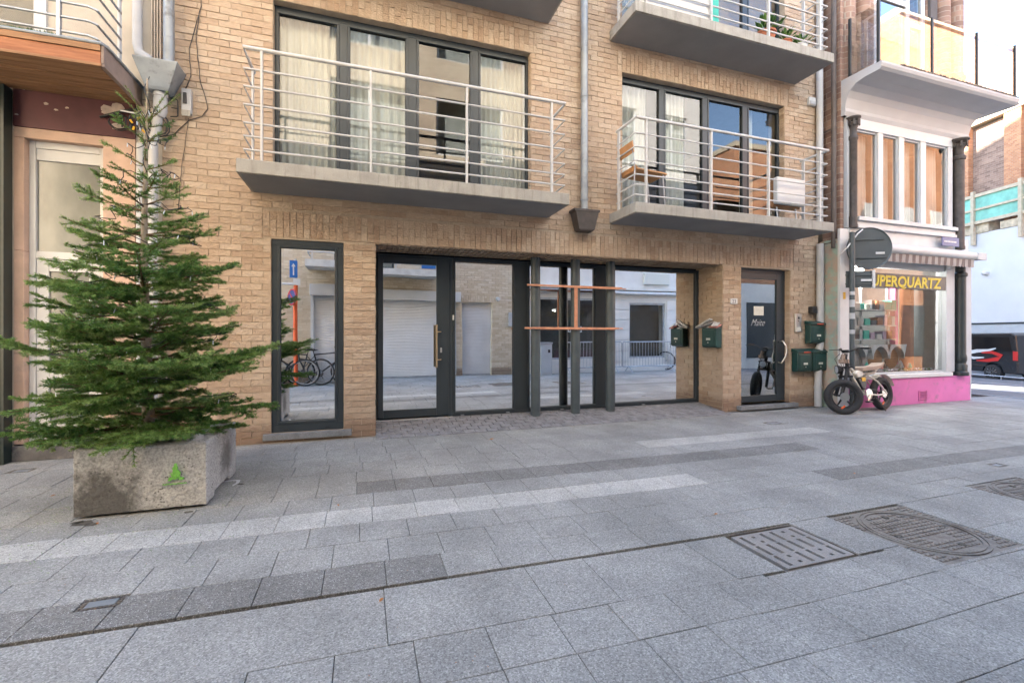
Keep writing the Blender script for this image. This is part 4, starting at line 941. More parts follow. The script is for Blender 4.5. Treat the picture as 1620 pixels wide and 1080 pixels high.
import numpy as np
nr = np.random.default_rng(11)
tree = thing('fir_tree', 'young fir Christmas tree standing in the concrete planter, strung with fairy lights', 'tree', (-1.63, 4.38, .35))
TX, TY = -1.63, 4.38
def trunk_at(z): return Vector((TX-.02+.012*math.sin(z*2.2), TY+.01*math.sin(z*3), z))
m = MB(); zs = [.35+i*.12 for i in range(26)]
m.tube([trunk_at(z) for z in zs], [max(.007, .046*(1-(z-.35)/3.15)**.9) for z in zs], 9); m.build('trunk', BARK, tree, smooth=True)
class Branch:
    """woody axis plus needle triangles, gathered as numpy arrays"""
    def __init__(s): s.mb = MB(); s.nv = []; s.nt = []
    def twig(s, a, b, r, t, dens=640, nl=.024, sag=0, wood=True):
        a, b = np.array(a), np.array(b); L = np.linalg.norm(b-a)
        if L < .01: return
        if wood: s.mb.tube([tuple(a), tuple((a+b)/2-np.array([0, 0, sag])), tuple(b)], [r, r*.8, r*.45], 4, 0, t, cap=False)
        n = int(L*dens); u = nr.random(n); ax = (b-a)/L
        side = np.cross(ax, [0, 0, 1.]); side /= (np.linalg.norm(side)+1e-6); up = np.cross(side, ax)
        ang = nr.normal(0, 1.0, n)*.75+np.where(nr.random(n) < .5, 0, math.pi)  # mostly flat to both sides
        ang = np.where(nr.random(n) < .35, nr.uniform(.2, 2.9, n), ang)
        rad = np.outer(np.cos(ang), side)+np.outer(np.sin(ang), up)
        d = rad*.8+ax*nr.uniform(.45, .85, n)[:, None]; d /= np.linalg.norm(d, axis=1)[:, None]
        p = a+np.outer(u, b-a)-np.outer(4*u*(1-u), [0, 0, sag]) 
        ln = nl*nr.uniform(.75, 1.15, n)*np.where(u > .93, .8, 1)
        wv = np.cross(d, nr.normal(0, 1, (n, 3))); wv /= np.linalg.norm(wv, axis=1)[:, None]
        q = p+d*ln[:, None]
        s.nv.append(np.stack([p-wv*.0019, p+wv*.0019, q+wv*.001, q-wv*.001], 1).reshape(-1, 3)); s.nt.append(np.clip(t+nr.normal(0, .13, n)+(u-.5)*.18, 0, 1))
    def build(s, parent):
        off = OFF[parent.name]; W = np.array(s.mb.v, float).reshape(-1, 3); N = np.concatenate(s.nv); nb = len(W)
        V = np.concatenate([W, N])-np.array(off)
        nn = len(N)//4; fn = (np.arange(nn*4)+nb).reshape(-1, 4)
        loops = np.concatenate([np.array([i for f in s.mb.f for i in f], int), fn.ravel()])
        tot = np.concatenate([np.array([len(f) for f in s.mb.f], int), np.full(nn, 4)]); st_ = np.concatenate([[0], np.cumsum(tot)[:-1]])
        me = bpy.data.meshes.new('branch'); me.vertices.add(len(V)); me.vertices.foreach_set('co', V.ravel().astype('f'))
        me.loops.add(len(loops)); me.loops.foreach_set('vertex_index', loops.astype('i'))
        me.polygons.add(len(tot)); me.polygons.foreach_set('loop_start', st_.astype('i')); me.polygons.foreach_set('loop_total', tot.astype('i'))
        me.materials.append(TWIG); me.materials.append(NEEDLE)
        mi = np.zeros(len(tot), 'i'); mi[len(s.mb.f):] = 1; me.polygons.foreach_set('material_index', mi)
        at = me.attributes.new('tint', 'FLOAT', 'FACE'); at.data.foreach_set('value', np.concatenate([np.full(len(s.mb.f), .5), np.concatenate(s.nt)]).astype('f'))
        me.update(calc_edges=True); me.validate()
        o = bpy.data.objects.new('branch', me); COL.objects.link(o); o.parent = parent
BR_ENDS = []
def fir_branch(z0, az, L, rise, curl):
    B = Branch(); o = np.array(trunk_at(z0)); h = np.array([math.cos(az), math.sin(az), 0]); sd = np.array([-math.sin(az), math.cos(az), 0])
    bend = nr.uniform(-.12, .12)
    def P(u): return o+h*L*u*(1-.04*u)+sd*bend*L*u*u+np.array([0, 0, L*(rise*u+curl*u*u)])
    n = max(3, int(L/.07)); pts = [P(i/n) for i in range(n+1)]
    r0 = .004+.010*L
    B.mb.tube([tuple(p) for p in pts], [r0*(1-.8*i/n) for i in range(n+1)], 5, 0, .5, cap=False)
    tone = nr.uniform(.28, .72)
    for i in range(n):
        u = (i+.5)/n
        if u > .14: B.twig(pts[i], pts[i+1], .002, tone+.1*u, 600, .023, wood=False)
    k = 0; s_ = .13+.04*nr.random()
    while s_ < L*.985:
        u = s_/L; p = P(u); t_ = P(min(1, u+.03))-p; t_ /= np.linalg.norm(t_)
        for sgn in (1, -1):
            if nr.random() < .1: continue
            l = min(.40*L+.05, (L-s_)*.75+.06)*nr.uniform(.7, 1.05)*(1 if u > .25 else .6)
            a = R(nr.uniform(42, 60)); d = t_*math.cos(a)+sd*sgn*math.sin(a)+np.array([0, 0, nr.uniform(-.3, .2)]); d /= np.linalg.norm(d)
            e = p+d*l+np.array([0, 0, .06*l]); tn = tone+nr.uniform(-.15, .25)+.1*u
            B.twig(p, e, .0018+.003*l, tn, 680, .025, sag=.02*l)
            if l > .12:
                q = .06+.03*nr.random()
                while q < l-.03:
                    pp = p+(e-p)*(q/l)-np.array([0, 0, 4*(q/l)*(1-q/l)*.02*l])
                    for s2 in (1, -1):
                        if nr.random() < .15: continue
                        l2 = min(.12, (l-q)*.6+.025)*nr.uniform(.7, 1.1); sv = np.cross([0, 0, 1.], d); sv /= np.linalg.norm(sv)
                        d2 = d*.68+sv*s2*.72+np.array([0, 0, nr.uniform(-.25, .2)]); d2 /= np.linalg.norm(d2)
                        B.twig(pp, pp+d2*l2, .0015, min(1, tn+.15), 700, .024)
                    q += .068
        s_ += nr.uniform(.07, .105); k += 1
    # pale tip
    B.twig(P(.97), P(1)+(P(1)-P(.95))*.6, .002, tone+.35, 650, .021)
    B.build(tree); BR_ENDS.append((tuple(P(.35)), tuple(P(.75)), tuple(P(.93))))
def prof(z):
    pts = [(.5, .93), (.75, .98), (1.05, .95), (1.3, .86), (1.6, .8), (1.85, .72), (2.05, .64), (2.35, .48), (2.6, .31), (2.8, .22), (2.98, .16), (3.1, .14)]
    for (a, b), (c, d) in zip(pts[:-1], pts[1:]):
        if z <= c: return b+(d-b)*max(0, (z-a)/(c-a))
    return .1
az0 = 0
for zz, nb in ((.56, 8), (.68, 7), (.82, 8), (.98, 7), (1.14, 7), (1.3, 7), (1.46, 6), (1.63, 6), (1.8, 6), (1.97, 5), (2.13, 5), (2.3, 5), (2.47, 5), (2.65, 4), (2.83, 5), (2.99, 4)):
    az0 += .9
    for k in range(nb):
        az = az0+k*2*math.pi/nb+nr.uniform(-.28, .28); L = prof(zz)*nr.uniform(.58, 1.1)*(.86 if 1.7 < zz < 2.7 else 1)
        # toward the lens and the wall the crown is thinner
        L *= 1-.1*abs(math.sin(az))
        if math.sin(az) > 0: L = min(L, 1.35)
        low_ = zz < .75
        rise = nr.uniform(-.12, .02) if low_ else nr.uniform(-.06, .3)+max(0, (zz-1.9))*.28
        fir_branch(zz+nr.uniform(-.06, .06), az, L, rise, nr.uniform(.02, .16) if not low_ else nr.uniform(-.05, .1))
# shorter filler branches inside the crown
for _ in range(24):
    zz = nr.uniform(.55, 2.2); fir_branch(zz, nr.uniform(0, 6.28), prof(zz)*nr.uniform(.4, .65), nr.uniform(-.1, .2), .05)
for _ in range(10):
    zz = nr.uniform(.6, 1.7); fir_branch(zz, nr.uniform(-2.6, -.5), prof(zz)*nr.uniform(.6, .92), nr.uniform(-.32, .1), nr.uniform(0, .15))
# hanging sprig at the front and the leader
B = Branch(); p0 = np.array([-1.56, 3.98, .62]); B.twig(p0, p0+np.array([.02, -.09, -.12]), .003, .6); B.twig(p0+np.array([.02, -.09, -.12]), p0+np.array([.03, -.1, -.26]), .002, .8, 520); B.twig(p0+np.array([.02, -.09, -.12]), p0+np.array([-.03, -.11, -.2]), .002, .7); B.twig(np.array([-1.6, 4.3, .72]), p0, .004, .5); B.build(tree)
B = Branch(); B.twig(trunk_at(2.95), trunk_at(3.2), .006, .6, 300, .018); B.twig(trunk_at(3.2), trunk_at(3.3), .004, .7, 120, .012); B.build(tree)
for sg, l, e in ((1, .3, .24), (-1, .24, .2), (1, .2, .26), (-1, .16, .26)):
    B = Branch(); b0 = np.array(trunk_at(3.0+.02*l)); B.twig(b0, b0+np.array([sg*l*.8, -.04, e]), .004, .7, 480, .018); B.build(tree)
# fairy lights: a dark cable winding round the crown with small bulbs
fl = thing('fairy_lights', 'dark cable of small clear fairy lights wound round the fir tree', 'fairy lights', (-1.63, 4.38, .6))
m = MB(); path = []; bulbs = MB()
for i in range(420):
    z = .75+i/420*2.4; a = i*.105*1.3; r = prof(z)*(.5+.1*math.sin(i*.7)+.06*math.sin(i*1.9)); path.append((TX+r*math.cos(a), TY+r*math.sin(a)*.95, z+.03*math.sin(i*.9)))
m.tube(path, .0032, 4); m.build('cable', BLACK, fl, smooth=True)
for i in range(0, 420, 9):
    x, y, z = path[i]; bulbs.tube([(x, y, z), (x+pr.uniform(-.008, .008), y+pr.uniform(-.01, .004), z-.032)], [.003, .004], 6)
bulbs.build('bulb', LEDW, fl, kind='stuff')
m = MB(); m.tube([trunk_at(z)+Vector((.018*math.cos(z*22), -.02*math.sin(z*22), 0)) for z in [2.6+i*.03 for i in range(40)] if z < 3.4], .0035, 4); m.build('cable', BLACK, fl, smooth=True)

m = MB()
for _ in range(900):
    a = pr.uniform(0, 6.28); rr = abs(pr.gauss(0, .5)); x = TX+(.42+rr)*math.cos(a); y = TY-.1+(.48+rr)*math.sin(a)
    if px0-.01 < x < px1+.01 and py0-.01 < y < py1+.01 or y > 5.9: continue
    b = pr.uniform(0, 3.14); m.add([(x, y, .002), (x+.018*math.cos(b), y+.018*math.sin(b), .003), (x+.018*math.cos(b)+.0025, y+.018*math.sin(b)+.002, .003), (x+.0025, y+.002, .002)], [(0, 1, 2, 3)], 0, pr.random())
m.build('fallen_needles', NEEDLE, None, label='scattered fir needles on the paving round the concrete planter', cat='needles', kind='stuff')
m = MB()
for _ in range(420):
    x, y = pr.uniform(-3, 9), pr.uniform(1, 5.9); s = pr.uniform(.003, .008); a = pr.uniform(0, 3)
    m.add([(x, y, .002), (x+s*math.cos(a), y+s*math.sin(a), .004), (x-s*.6*math.sin(a), y+s*.6*math.cos(a), .002)], [(0, 1, 2)])
m.build('litter_specks', LEAF_DRY, None, label='fine specks of dry litter scattered over the paving', cat='litter', kind='stuff')
# ================================================================ CORNER SHOP
S = 5.6
shop = thing('corner_shop_building', 'pale grey corner shop with pink plinth, bay window and glass balcony', 'building', (9.7, S, 0))
boxes('side_wall', GREENPEEL, shop, (7.83, 7.9, S+.045, 5.968, 0, 2.95)); boxes('upper_side_wall', BT_BROWN, shop, (7.905, 7.98, S+.05, 5.968, 2.952, 11))
boxes('pilaster', WHITE, shop, (7.82, 8.03, S-.005, S+.04, 0, 3.12), bevel=.004)
boxes('sticker', YEL, shop, (7.89, 7.95, S-.008, S-.0055, 1.9, 2.02))
boxes('plinth', PINK, shop, (8.035, 11.36, S-.02, S+.3, 0, .49), (11.06, 11.358, S+.3, 7.5, 0, .489), bevel=.006)
vt = boxes('vent', PINKD, shop, (9.82, 9.845, S-.032, S-.021, .06, .24), (10.035, 10.06, S-.032, S-.021, .06, .24))
for i in range(6): 
    m = MB(); m.obox((9.94, S-.03, .08+i*.029), (.19, .022, .006), Matrix.Rotation(-.6, 3, 'X')); m.build('vent_slat', PINKD, vt)
boxes('sill', WHITE, shop, (8.035, 10.78, S-.05, S+.2, .492, .565), bevel=.01)
boxes('window_frame', SHOPGREY, shop, (10.67, 10.92, S, S+.16, .567, 2.75), (8.035, 8.17, S+.02, S+.14, .567, 2.75), (8.172, 10.668, S+.03, S+.13, 2.5, 2.75), (8.172, 10.668, S+.04, S+.12, .567, .6), bevel=.004)
boxes('pane', G_SHOP, shop, (8.17, 10.67, S+.07, S+.078, .6, 2.5)); boxes('side_pane', G_SHOP, shop, (11.2, 11.207, S+.35, 7.5, .6, 2.5))
boxes('corner_post', SHOPGREY, shop, (11.24, 11.42, S-.01, S+.3, .0, 2.76), bevel=.006)
def iron_col(x, y, z0, z1, r, label=None, base=True):
    p = [(r*1.5, z0), (r*1.5, z0+.06), (r*1.2, z0+.09), (r*1.25, z0+.2), (r*.95, z0+.24), (r*1.15, z0+.3), (r*1.15, z0+.36), (r, z0+.42)] if base else [(r*1.1, z0), (r*1.1, z0+.05), (r, z0+.07)]
    p += [(r, z1-.4), (r*1.25, z1-.38), (r*1.25, z1-.33), (r*.9, z1-.3), (r*.9, z1-.2), (r*1.5, z1-.1), (r*1.1, z1-.08), (r*1.9, z1-.02), (r*1.9, z1)]
    m = MB(); m.lathe(p, (x, y, 0), 18)
    if not base:
        for k in range(8):
            a = k/8*6.28; m.obox((x+r*1.5*math.cos(a), y+r*1.5*math.sin(a), z1-.1), (.02, .03, .1), Matrix.Rotation(a, 3, 'Z'))
    return m.build('iron_column', IRON if base else IRONB, shop, smooth='auto', label=label)
iron_col(11.07, S-.01, .492, 2.8, .085, 'black ground floor corner column')
iron_col(8.1, S-.03, 3.14, 5.05, .06, 'left column of the bay', False); iron_col(10.98, S-.03, 2.93, 5.05, .085, 'right column of the bay', False)
# fascia and cornices
boxes('fascia', WHITE, shop, (8.035, 11.3, S-.02, S+.25, 2.92, 3.14), bevel=.004)
boxes('cornice', WHITE, shop, (8.17, 10.86, S-.07, S+.2, 3.142, 3.2), (8.17, 10.86, S-.045, S+.2, 3.202, 3.27), (8.17, 10.86, S-.09, S+.2, 3.272, 3.34), (8.035, 11.2, S-.06, S+.2, 2.86, 2.917), bevel=.008)
boxes('corner_strip', SHOPGREY, shop, (11.1, 11.26, S+.02, S+.3, 2.92, 5.08), (8.0, 8.04, S, S+.2, 3.15, 5.08), bevel=.004)
sn = thing('street_name_sign', 'small dark blue street name plate at the corner of the white fascia', 'street sign', (10.6, S-.1, 2.95))
boxes('plate', BLUE, sn, (10.33, 10.83, S-.115, S-.1, 2.96, 3.125), bevel=.004)
boxes('print', WHITE, sn, *[(10.39+i*.045, 10.425+i*.045, S-.1165, S-.1155, 3.025, 3.055) for i in range(8)])
# bay window
PEACH = plain('peach_curtain', (.66, .6, .54), .9, var=.2, scale=1.5)
bays = [(8.17, 8.78), (8.91, 9.33), (9.47, 9.93), (10.08, 10.73)]
wf = MB(); xs = [8.04]+[q for b in bays for q in b]+[10.86]
for i in range(0, len(xs), 2): wf.box(xs[i], xs[i+1], S, S+.12, 3.342, 4.9)
wf.box(8.04, 10.86, S-.002, S+.12, 4.902, 5.08)
wfo = wf.build('bay_window', WHITE, shop, bevel=.006)
for a, b in bays:
    boxes('sash', SHOPGREY, wfo, (a, a+.025, S+.03, S+.08, 3.36, 4.88), (b-.025, b, S+.03, S+.08, 3.36, 4.88), (a, b, S+.03, S+.08, 3.342, 3.37), (a, b, S+.03, S+.08, 4.87, 4.9))
    boxes('pane', G_BAY, wfo, (a+.02, b-.02, S+.05, S+.056, 3.365, 4.875))
room(8.05, 11.2, S+.36, 8.5, 3.3, 5.1, plain('tan_interior', (.3, .22, .16), .9), shop)
for i, (a, b, lab) in enumerate(((8.2, 8.75, 'net curtain in the left pane of the bay window above the round sign'), (8.95, 9.3, 'net curtain in the second pane of the bay window'), (9.5, 9.9, 'net curtain in the third pane of the bay window'), (10.1, 10.7, 'net curtain in the rightmost pane of the bay window'))):
    c = curtain(a-.03, b+.03, 3.37, 4.9, lab, y=S+.2); c.data.materials[0] = PEACH
# cove, soffit and balcony above (one swept surface with a mitred right corner)
profc = [(0, 5.08), (.03, 5.14), (.02, 5.2), (.05, 5.36), (.1, 5.46), (.2, 5.535), (.34, 5.565), (.56, 5.57), (.6, 5.6), (.575, 5.615), (.6, 5.66), (.6, 5.69), (.5, 5.7)]
vs = []; fs = []
for o_, z in profc: vs += [(7.92, S-o_, z), (11.3+o_*.63, S-o_, z), (11.3+o_*.63, 8.5, z)]
for i in range(len(profc)-1):
    for k in (0, 1): fs.append((i*3+k, i*3+k+1, i*3+4+k, i*3+3+k))
m = MB(); m.add(vs, fs); n_ = len(profc)
m.add([(7.92, S-o_, z) for o_, z in profc]+[(7.92, S+.3, 5.7), (7.92, S+.3, 5.08)], [tuple(range(n_+2))])
gb = m.build('balcony', plain('pale_cove_paint', (.46, .455, .46), .6, var=.05, scale=2), shop, label='coved balcony slab with glass railing')
boxes('balcony_deck', CONCRETE, shop, (7.93, 11.66, S-.58, S+.4, 5.6, 5.702))
m = MB()
for i in range(90):
    x = 8.4+i*.036; m.obox((x, S-.585+pr.uniform(-.01, .01), 5.7+pr.uniform(0, .012)), (pr.uniform(.02, .05), .04, .02), rt(pr.uniform(-.3, .3), pr.uniform(-.3, .3), pr.uniform(-.5, .5)))
m.build('edge_debris', plain('mossy_debris', (.2, .17, .13), .95, var=.5, scale=30), shop, kind='stuff')
for a, b in ((7.945, 9.235), (9.27, 10.46), (10.495, 11.6)): boxes('railing_pane', G_RAIL, gb, (a, b, 5.055, 5.067, 5.74, 6.68))
boxes('railing_pane', G_RAIL, gb, (7.945, 7.957, 5.08, 5.5, 5.74, 6.68)); boxes('railing_pane', G_RAIL, gb, (11.62, 11.632, 5.08, 6.5, 5.74, 6.68))
for x, y in ((7.935, 5.06), (9.252, 5.06), (10.477, 5.06), (11.62, 5.06), (7.95, 5.52)): boxes('railing_post', IRON, gb, (x-.018, x+.018, y-.02, y+.02, 5.69, 6.7), bevel=.002)
# upper brick wall with round piers and a white window
boxes('brick_wall', BT_BROWN, shop, (7.92, 8.82, S+.1, S+.4, 5.7, 11), (10.28, 11.3, S+.1, S+.4, 5.7, 11), (8.82, 10.28, S+.1, S+.4, 8.4, 11), (11.3-.4, 11.3, S+.4, 12, 5.1, 11), (7.98, 10.9, 11.6, 12, 0, 11), (7.98, 11.2, 8.55, 11.5, 2.8, 5.05))
for x in (8.12, 8.5, 10.72, 11.12):
    m = MB(); m.lathe([(.15, 5.7), (.15, 6.25), (.165, 6.27), (.165, 6.33), (.13, 6.35), (.13, 11)], (x, S+.1, 0), 14); m.build('round_pier', BT_BROWN, shop, smooth='auto')
boxes('pilaster', plain('dark_pier', (.09, .08, .075), .8), shop, (10.3, 10.5, S+.05, S+.2, 5.7, 11))
uw = MB(); uw.box(8.84, 8.94, S+.12, S+.2, 5.72, 8.4); uw.box(9.72, 9.82, S+.12, S+.2, 5.72, 8.4); uw.box(10.16, 10.26, S+.12, S+.2, 5.72, 8.4); uw.box(8.942, 9.718, S+.122, S+.2, 7.45, 7.55); uw.box(9.822, 10.158, S+.122, S+.2, 7.1, 7.2); uw.box(9.822, 10.158, S+.122, S+.2, 5.72, 5.85)
uo = uw.build('window', WHITE, shop, bevel=.005); boxes('pane', G_WIN, uo, (8.94, 9.72, S+.15, S+.156, 5.72, 8.4), (9.82, 10.16, S+.15, S+.156, 5.85, 8.4))
room(8.82, 10.28, S+.42, 8, 5.72, 8.4, ROOM, shop)
boxes('roof', CONCRETE, shop, (7.9, 11.35, S, 12, 11.0, 11.2))
tb = thing('sun_blocker_block', 'tall unseen block behind the corner shop, added to shade the side street', 'building', (5, 26, 0))  # added out of view, keeps the sun off the van and white wall
boxes('wall', BT_TAN, tb, (5, 11.0, 24, 46, 0, 27))
# awning
aw = thing('awning', 'rolled up awning with a brown striped valance above the shop window', 'awning', (9.9, 5.45, 2.7))
m = MB(); m.lathe([(.075, 8.36), (.075, 11.12)], (0, 5.42, 2.79), 16, axis='X'); m.build('roller_tube', WHITE, aw, smooth='auto')
boxes('cassette', WHITE, aw, (8.36, 11.12, 5.42, S-.022, 2.76, 2.85), bevel=.01)
m = MB(); m.prism([(5.34, 2.71), (5.34, 2.84), (5.42, 2.87), (S+.05, 2.87), (S+.05, 2.74)], .26, 'X', 11.125); m.build('end_box', SHOPGREY, aw, bevel=.006)
x = 8.38; i = 0
while x < 11.05:
    m = MB(); w_ = .088; z1 = 2.715
    m.add([(x, 5.4, z1), (x+w_, 5.4, z1), (x+w_, 5.41+.008*math.sin(i), 2.575), (x+w_/2, 5.405, 2.56), (x, 5.41, 2.575)], [(0, 4, 3, 2, 1)]); m.build('valance_strip', STRIPE_A if i % 2 else STRIPE_B, aw); x += w_; i += 1
# shop sign board
sg = thing('shop_sign', 'black sign board with yellow SUPERQUARTZ letters across the top of the shop window', 'sign', (9.5, S, 2.12))
boxes('board', SIGNBLK, sg, (8.2, 10.665, S+.005, S+.025, 2.13, 2.395), bevel=.003)
to = text_part('SUPERQUARTZ', .27, SIGNYEL, sg, (8.45, S+.003, 2.165), (math.pi/2, 0, 0), ext=.003, bold=.008, shear=.1, sx=1.0)
wlen = max(v.co.x for v in to.data.vertices); to.scale = ((10.53-8.45)/wlen, 1, 1)
# shop interior
room(8.04, 11.15, S+.42, 8.5, .45, 2.78, plain('shop_interior', (.33, .33, .33), .9, var=.1), shop)
m = MB(); m.lathe([(.1, 2.56), (.12, 2.54), (.12, 2.5), (0, 2.5)], (9.1, 6.2, 0), 16); ll = bpy.data.lights.new('shop_lamp', 'POINT'); ll.energy = 22; ll.color = (1, .95, .88); ll.shadow_soft_size = .1; lo = bpy.data.objects.new('shop_lamp', ll); COL.objects.link(lo); lo.location = (9.1, 6.2, 2.4)
m.build('ceiling_lamp', LAMP, None, label='small lit round lamp inside the shop below its yellow sign', cat='lamp')
sh = thing('display_shelf', 'grey display shelves with boxes inside the pink shop window', 'shelf', (9.3, 6.3, .5))
for z in (1.18, 1.45, 1.75): boxes('shelf_board', GALV, sh, (8.5, 10.0, 6.05, 6.35, z, z+.02))
for x in (8.5, 9.25, 10.0): boxes('upright', GALV, sh, (x-.015, x+.015, 6.2, 6.24, .6, 2.3))
k = 0; cols_ = [WHITE, CARDLABEL, SHOPGREY, WOODRED, TEAL, PVC, plain('lilac_box', (.4, .3, .42), .6), plain('dark_box', (.08, .08, .09), .6)]
ORD = ['first', 'second', 'third', 'fourth', 'fifth', 'sixth', 'seventh', 'eighth', 'ninth', 'tenth', 'eleventh', 'twelfth', 'thirteenth', 'fourteenth']
CN = ['white', 'cream', 'light grey', 'reddish brown', 'teal', 'grey', 'lilac', 'near black']
for sname, z in (('lowest', 1.2), ('middle', 1.47), ('top', 1.77)):
    x = 8.55; q_ = 0
    while x < 9.93:
        w_, h_ = pr.uniform(.07, .16), pr.uniform(.07, .2)
        ci = pr.randrange(8) if k != 13 else 4
        bb = boxes('display_box', cols_[ci], None, (x, x+w_, 6.08, 6.25, z, z+h_), bevel=.004, label=f'{CN[ci]} carton, {ORD[q_]} from left on the {sname} shelf in the shop window', cat='box', group='cartons on the shop shelves'); k += 1; q_ += 1; x += w_+pr.uniform(.01, .05)
for i, (x, mat_, lab) in enumerate(((8.72, BAG, 'arched display niche with a pale round stone, behind the bicycle'), (9.32, WOOD, 'middle arched display niche with a brown stone slice'), (9.78, WOOD, 'rightmost arched display niche with a brown stone slice'))):
    t = thing('display_niche', lab, 'display', (x, 5.95, .6), 'arched niches in the shop window')
    outer = [(x-.27, .62), (x+.27, .62), (x+.27, 1.1), (x-.27, 1.1)]
    m = MB(); n = 14; arc = [(x+.2*math.cos(a*math.pi/n), .82+.24*math.sin(a*math.pi/n)) for a in range(n+1)]
    vs = [(p[0], 5.9, p[1]) for p in arc]+[(x+.27*(1-2*a/n), 5.9, 1.1) for a in range(n+1)]; fs = [(a, a+1, n+2+a, n+1+a) for a in range(n)]; m.add(vs, fs)
    m.add([(p[0], 5.9, p[1]) for p in arc]+[(p[0], 6.05, p[1]) for p in arc], [(a, n+1+a, n+2+a, a+1) for a in range(n)]); m.build('arch', GALV, t)
    m = MB(); m.lathe([(.0, 6.03), (.18, 6.02), (.19, 6.0), (.0, 5.97)], (x, 0, .82), 18, axis='Y'); m.build('stone_disc', mat_, t)
    boxes('base', GALV, t, (x-.27, x+.27, 5.88, 6.06, .6, .625))
for i in range(14):
    x, z, s = 8.35+i*.165+pr.uniform(-.03, .03), .62, pr.uniform(.05, .13); y = pr.uniform(5.92, 6.3)
    q = MB(); q.lathe([(s*.3, z), (s*.42, z+s*.3), (s*.3, z+s*.9), (s*.12, z+s*1.3), (0, z+s*1.5)], (x, y, 0), 7); q.build('crystal', cols_[i % 8], None, label=f'{CN[i % 8]} crystal ornament, {ORD[i]} from left along the shop window floor', cat='ornament', group='ornaments on the shop window floor')
boxes('banner', PINK, None, (10.05, 10.13, 6.1, 6.2, .7, 2.4), label='tall narrow pink banner inside the shop window', cat='banner')
boxes('pillar', plain('orange_pillar', (.5, .2, .1), .8), None, (10.5, 10.6, 6.1, 6.3, .6, 2.3), label='narrow orange strip at the right end of the shop window', cat='pillar')
boxes('poster', CARDLABEL, None, (10.2, 10.42, 6.28, 6.29, .9, 2.1), label='tall pale poster standing between the pink banner and orange strip', cat='poster')
boxes('window_ledge', plain('wooden_ledge', (.3, .2, .15), .7), shop, (8.18, 10.66, S+.09, 6.35, .56, .6))
m = MB()
for i in range(220):
    x, y, s = pr.uniform(8.3, 10.6), pr.uniform(5.72, 5.88), pr.uniform(.012, .045); m.obox((x, y, .6+s*.4), (s, s*.8, s*.9), rt(pr.random()*3, pr.random()*3, pr.random()*3), 0 if i % 3 else 1)
m.build('minerals', [STONES, MOSS], None, label='row of small rough minerals along the shop window ledge', cat='minerals', kind='stuff')

# ================================================================ ROUND SIGN ON POST
sp = thing('traffic_sign', 'grey post with the back of a round sign, beside the pink shop', 'traffic sign', (7.82, 5.38, 0))
m = MB(); m.lathe([(.038, 0), (.038, 3.0), (.0, 3.02)], (7.8, 5.38, 0), 14); m.build('post', SIGNBACK, sp, smooth='auto')
dN = Vector((-.42, -.9, 0)).normalized()  # the back faces the lens side
dx = Vector((-dN.y, dN.x, 0)); 
if dx.x < 0: dx = -dx
Mx = Matrix((( dx.x, dN.x, 0, 8.2), (dx.y, dN.y, 0, 5.38), (0, 0, 1, 2.755), (0, 0, 0, 1)))
m = MB(Mx); m.lathe([(.335, .012), (.352, .028), (.356, .0), (.352, -.01), (.34, -.012)], (0, 0, 0), 36, axis='Y'); m.build('disc', SIGNBACK, sp)
m = MB(Mx); m.box(-.33, .22, .014, .03, .14, .165); m.box(-.33, .26, .014, .03, -.17, -.145); m.build('bracket', SIGNBACK, sp)
m = MB(Mx); m.box(.1, .24, .0135, .0155, -.1, -.065); m.build('sticker', WHITE, sp)
Mq = Matrix(((dx.x, dN.x, 0, 7.955), (dx.y, dN.y, 0, 5.38), (0, 0, 1, 2.22), (0, 0, 0, 1)))
m = MB(Mq); m.box(-.2, .2, -.01, .01, -.14, .14); m.box(-.22, .2, .011, .024, .06, .08); m.box(-.22, .2, .011, .024, -.09, -.07); m.build('small_plate', SIGNBACK, sp, bevel=.004)
m = MB(Mq); m.box(.2, .24, -.012, .03, -.15, .15); m.build('plate_edge', WHITE, sp); m = MB(Mq); m.box(.02, .19, .0255, .027, -.035, .0); m.build('sticker', WHITE, sp)
m = MB(); 
for z, s in ((1.95, .06), (1.75, .12), (1.55, .1), (1.3, .07)): m.lathe([(.0395, z), (.0395, z+s)], (7.8, 5.38, 0), 12)
m.build('sticker', PVC, sp)
m = MB(); m.tube([(7.66, 5.5, 2.62), (7.72, 5.4, 2.75), (7.9, 5.36, 2.98), (8.02, 5.36, 3.06)], .012, 6); m.build('bent_strip', WHITE, sp, smooth=True)

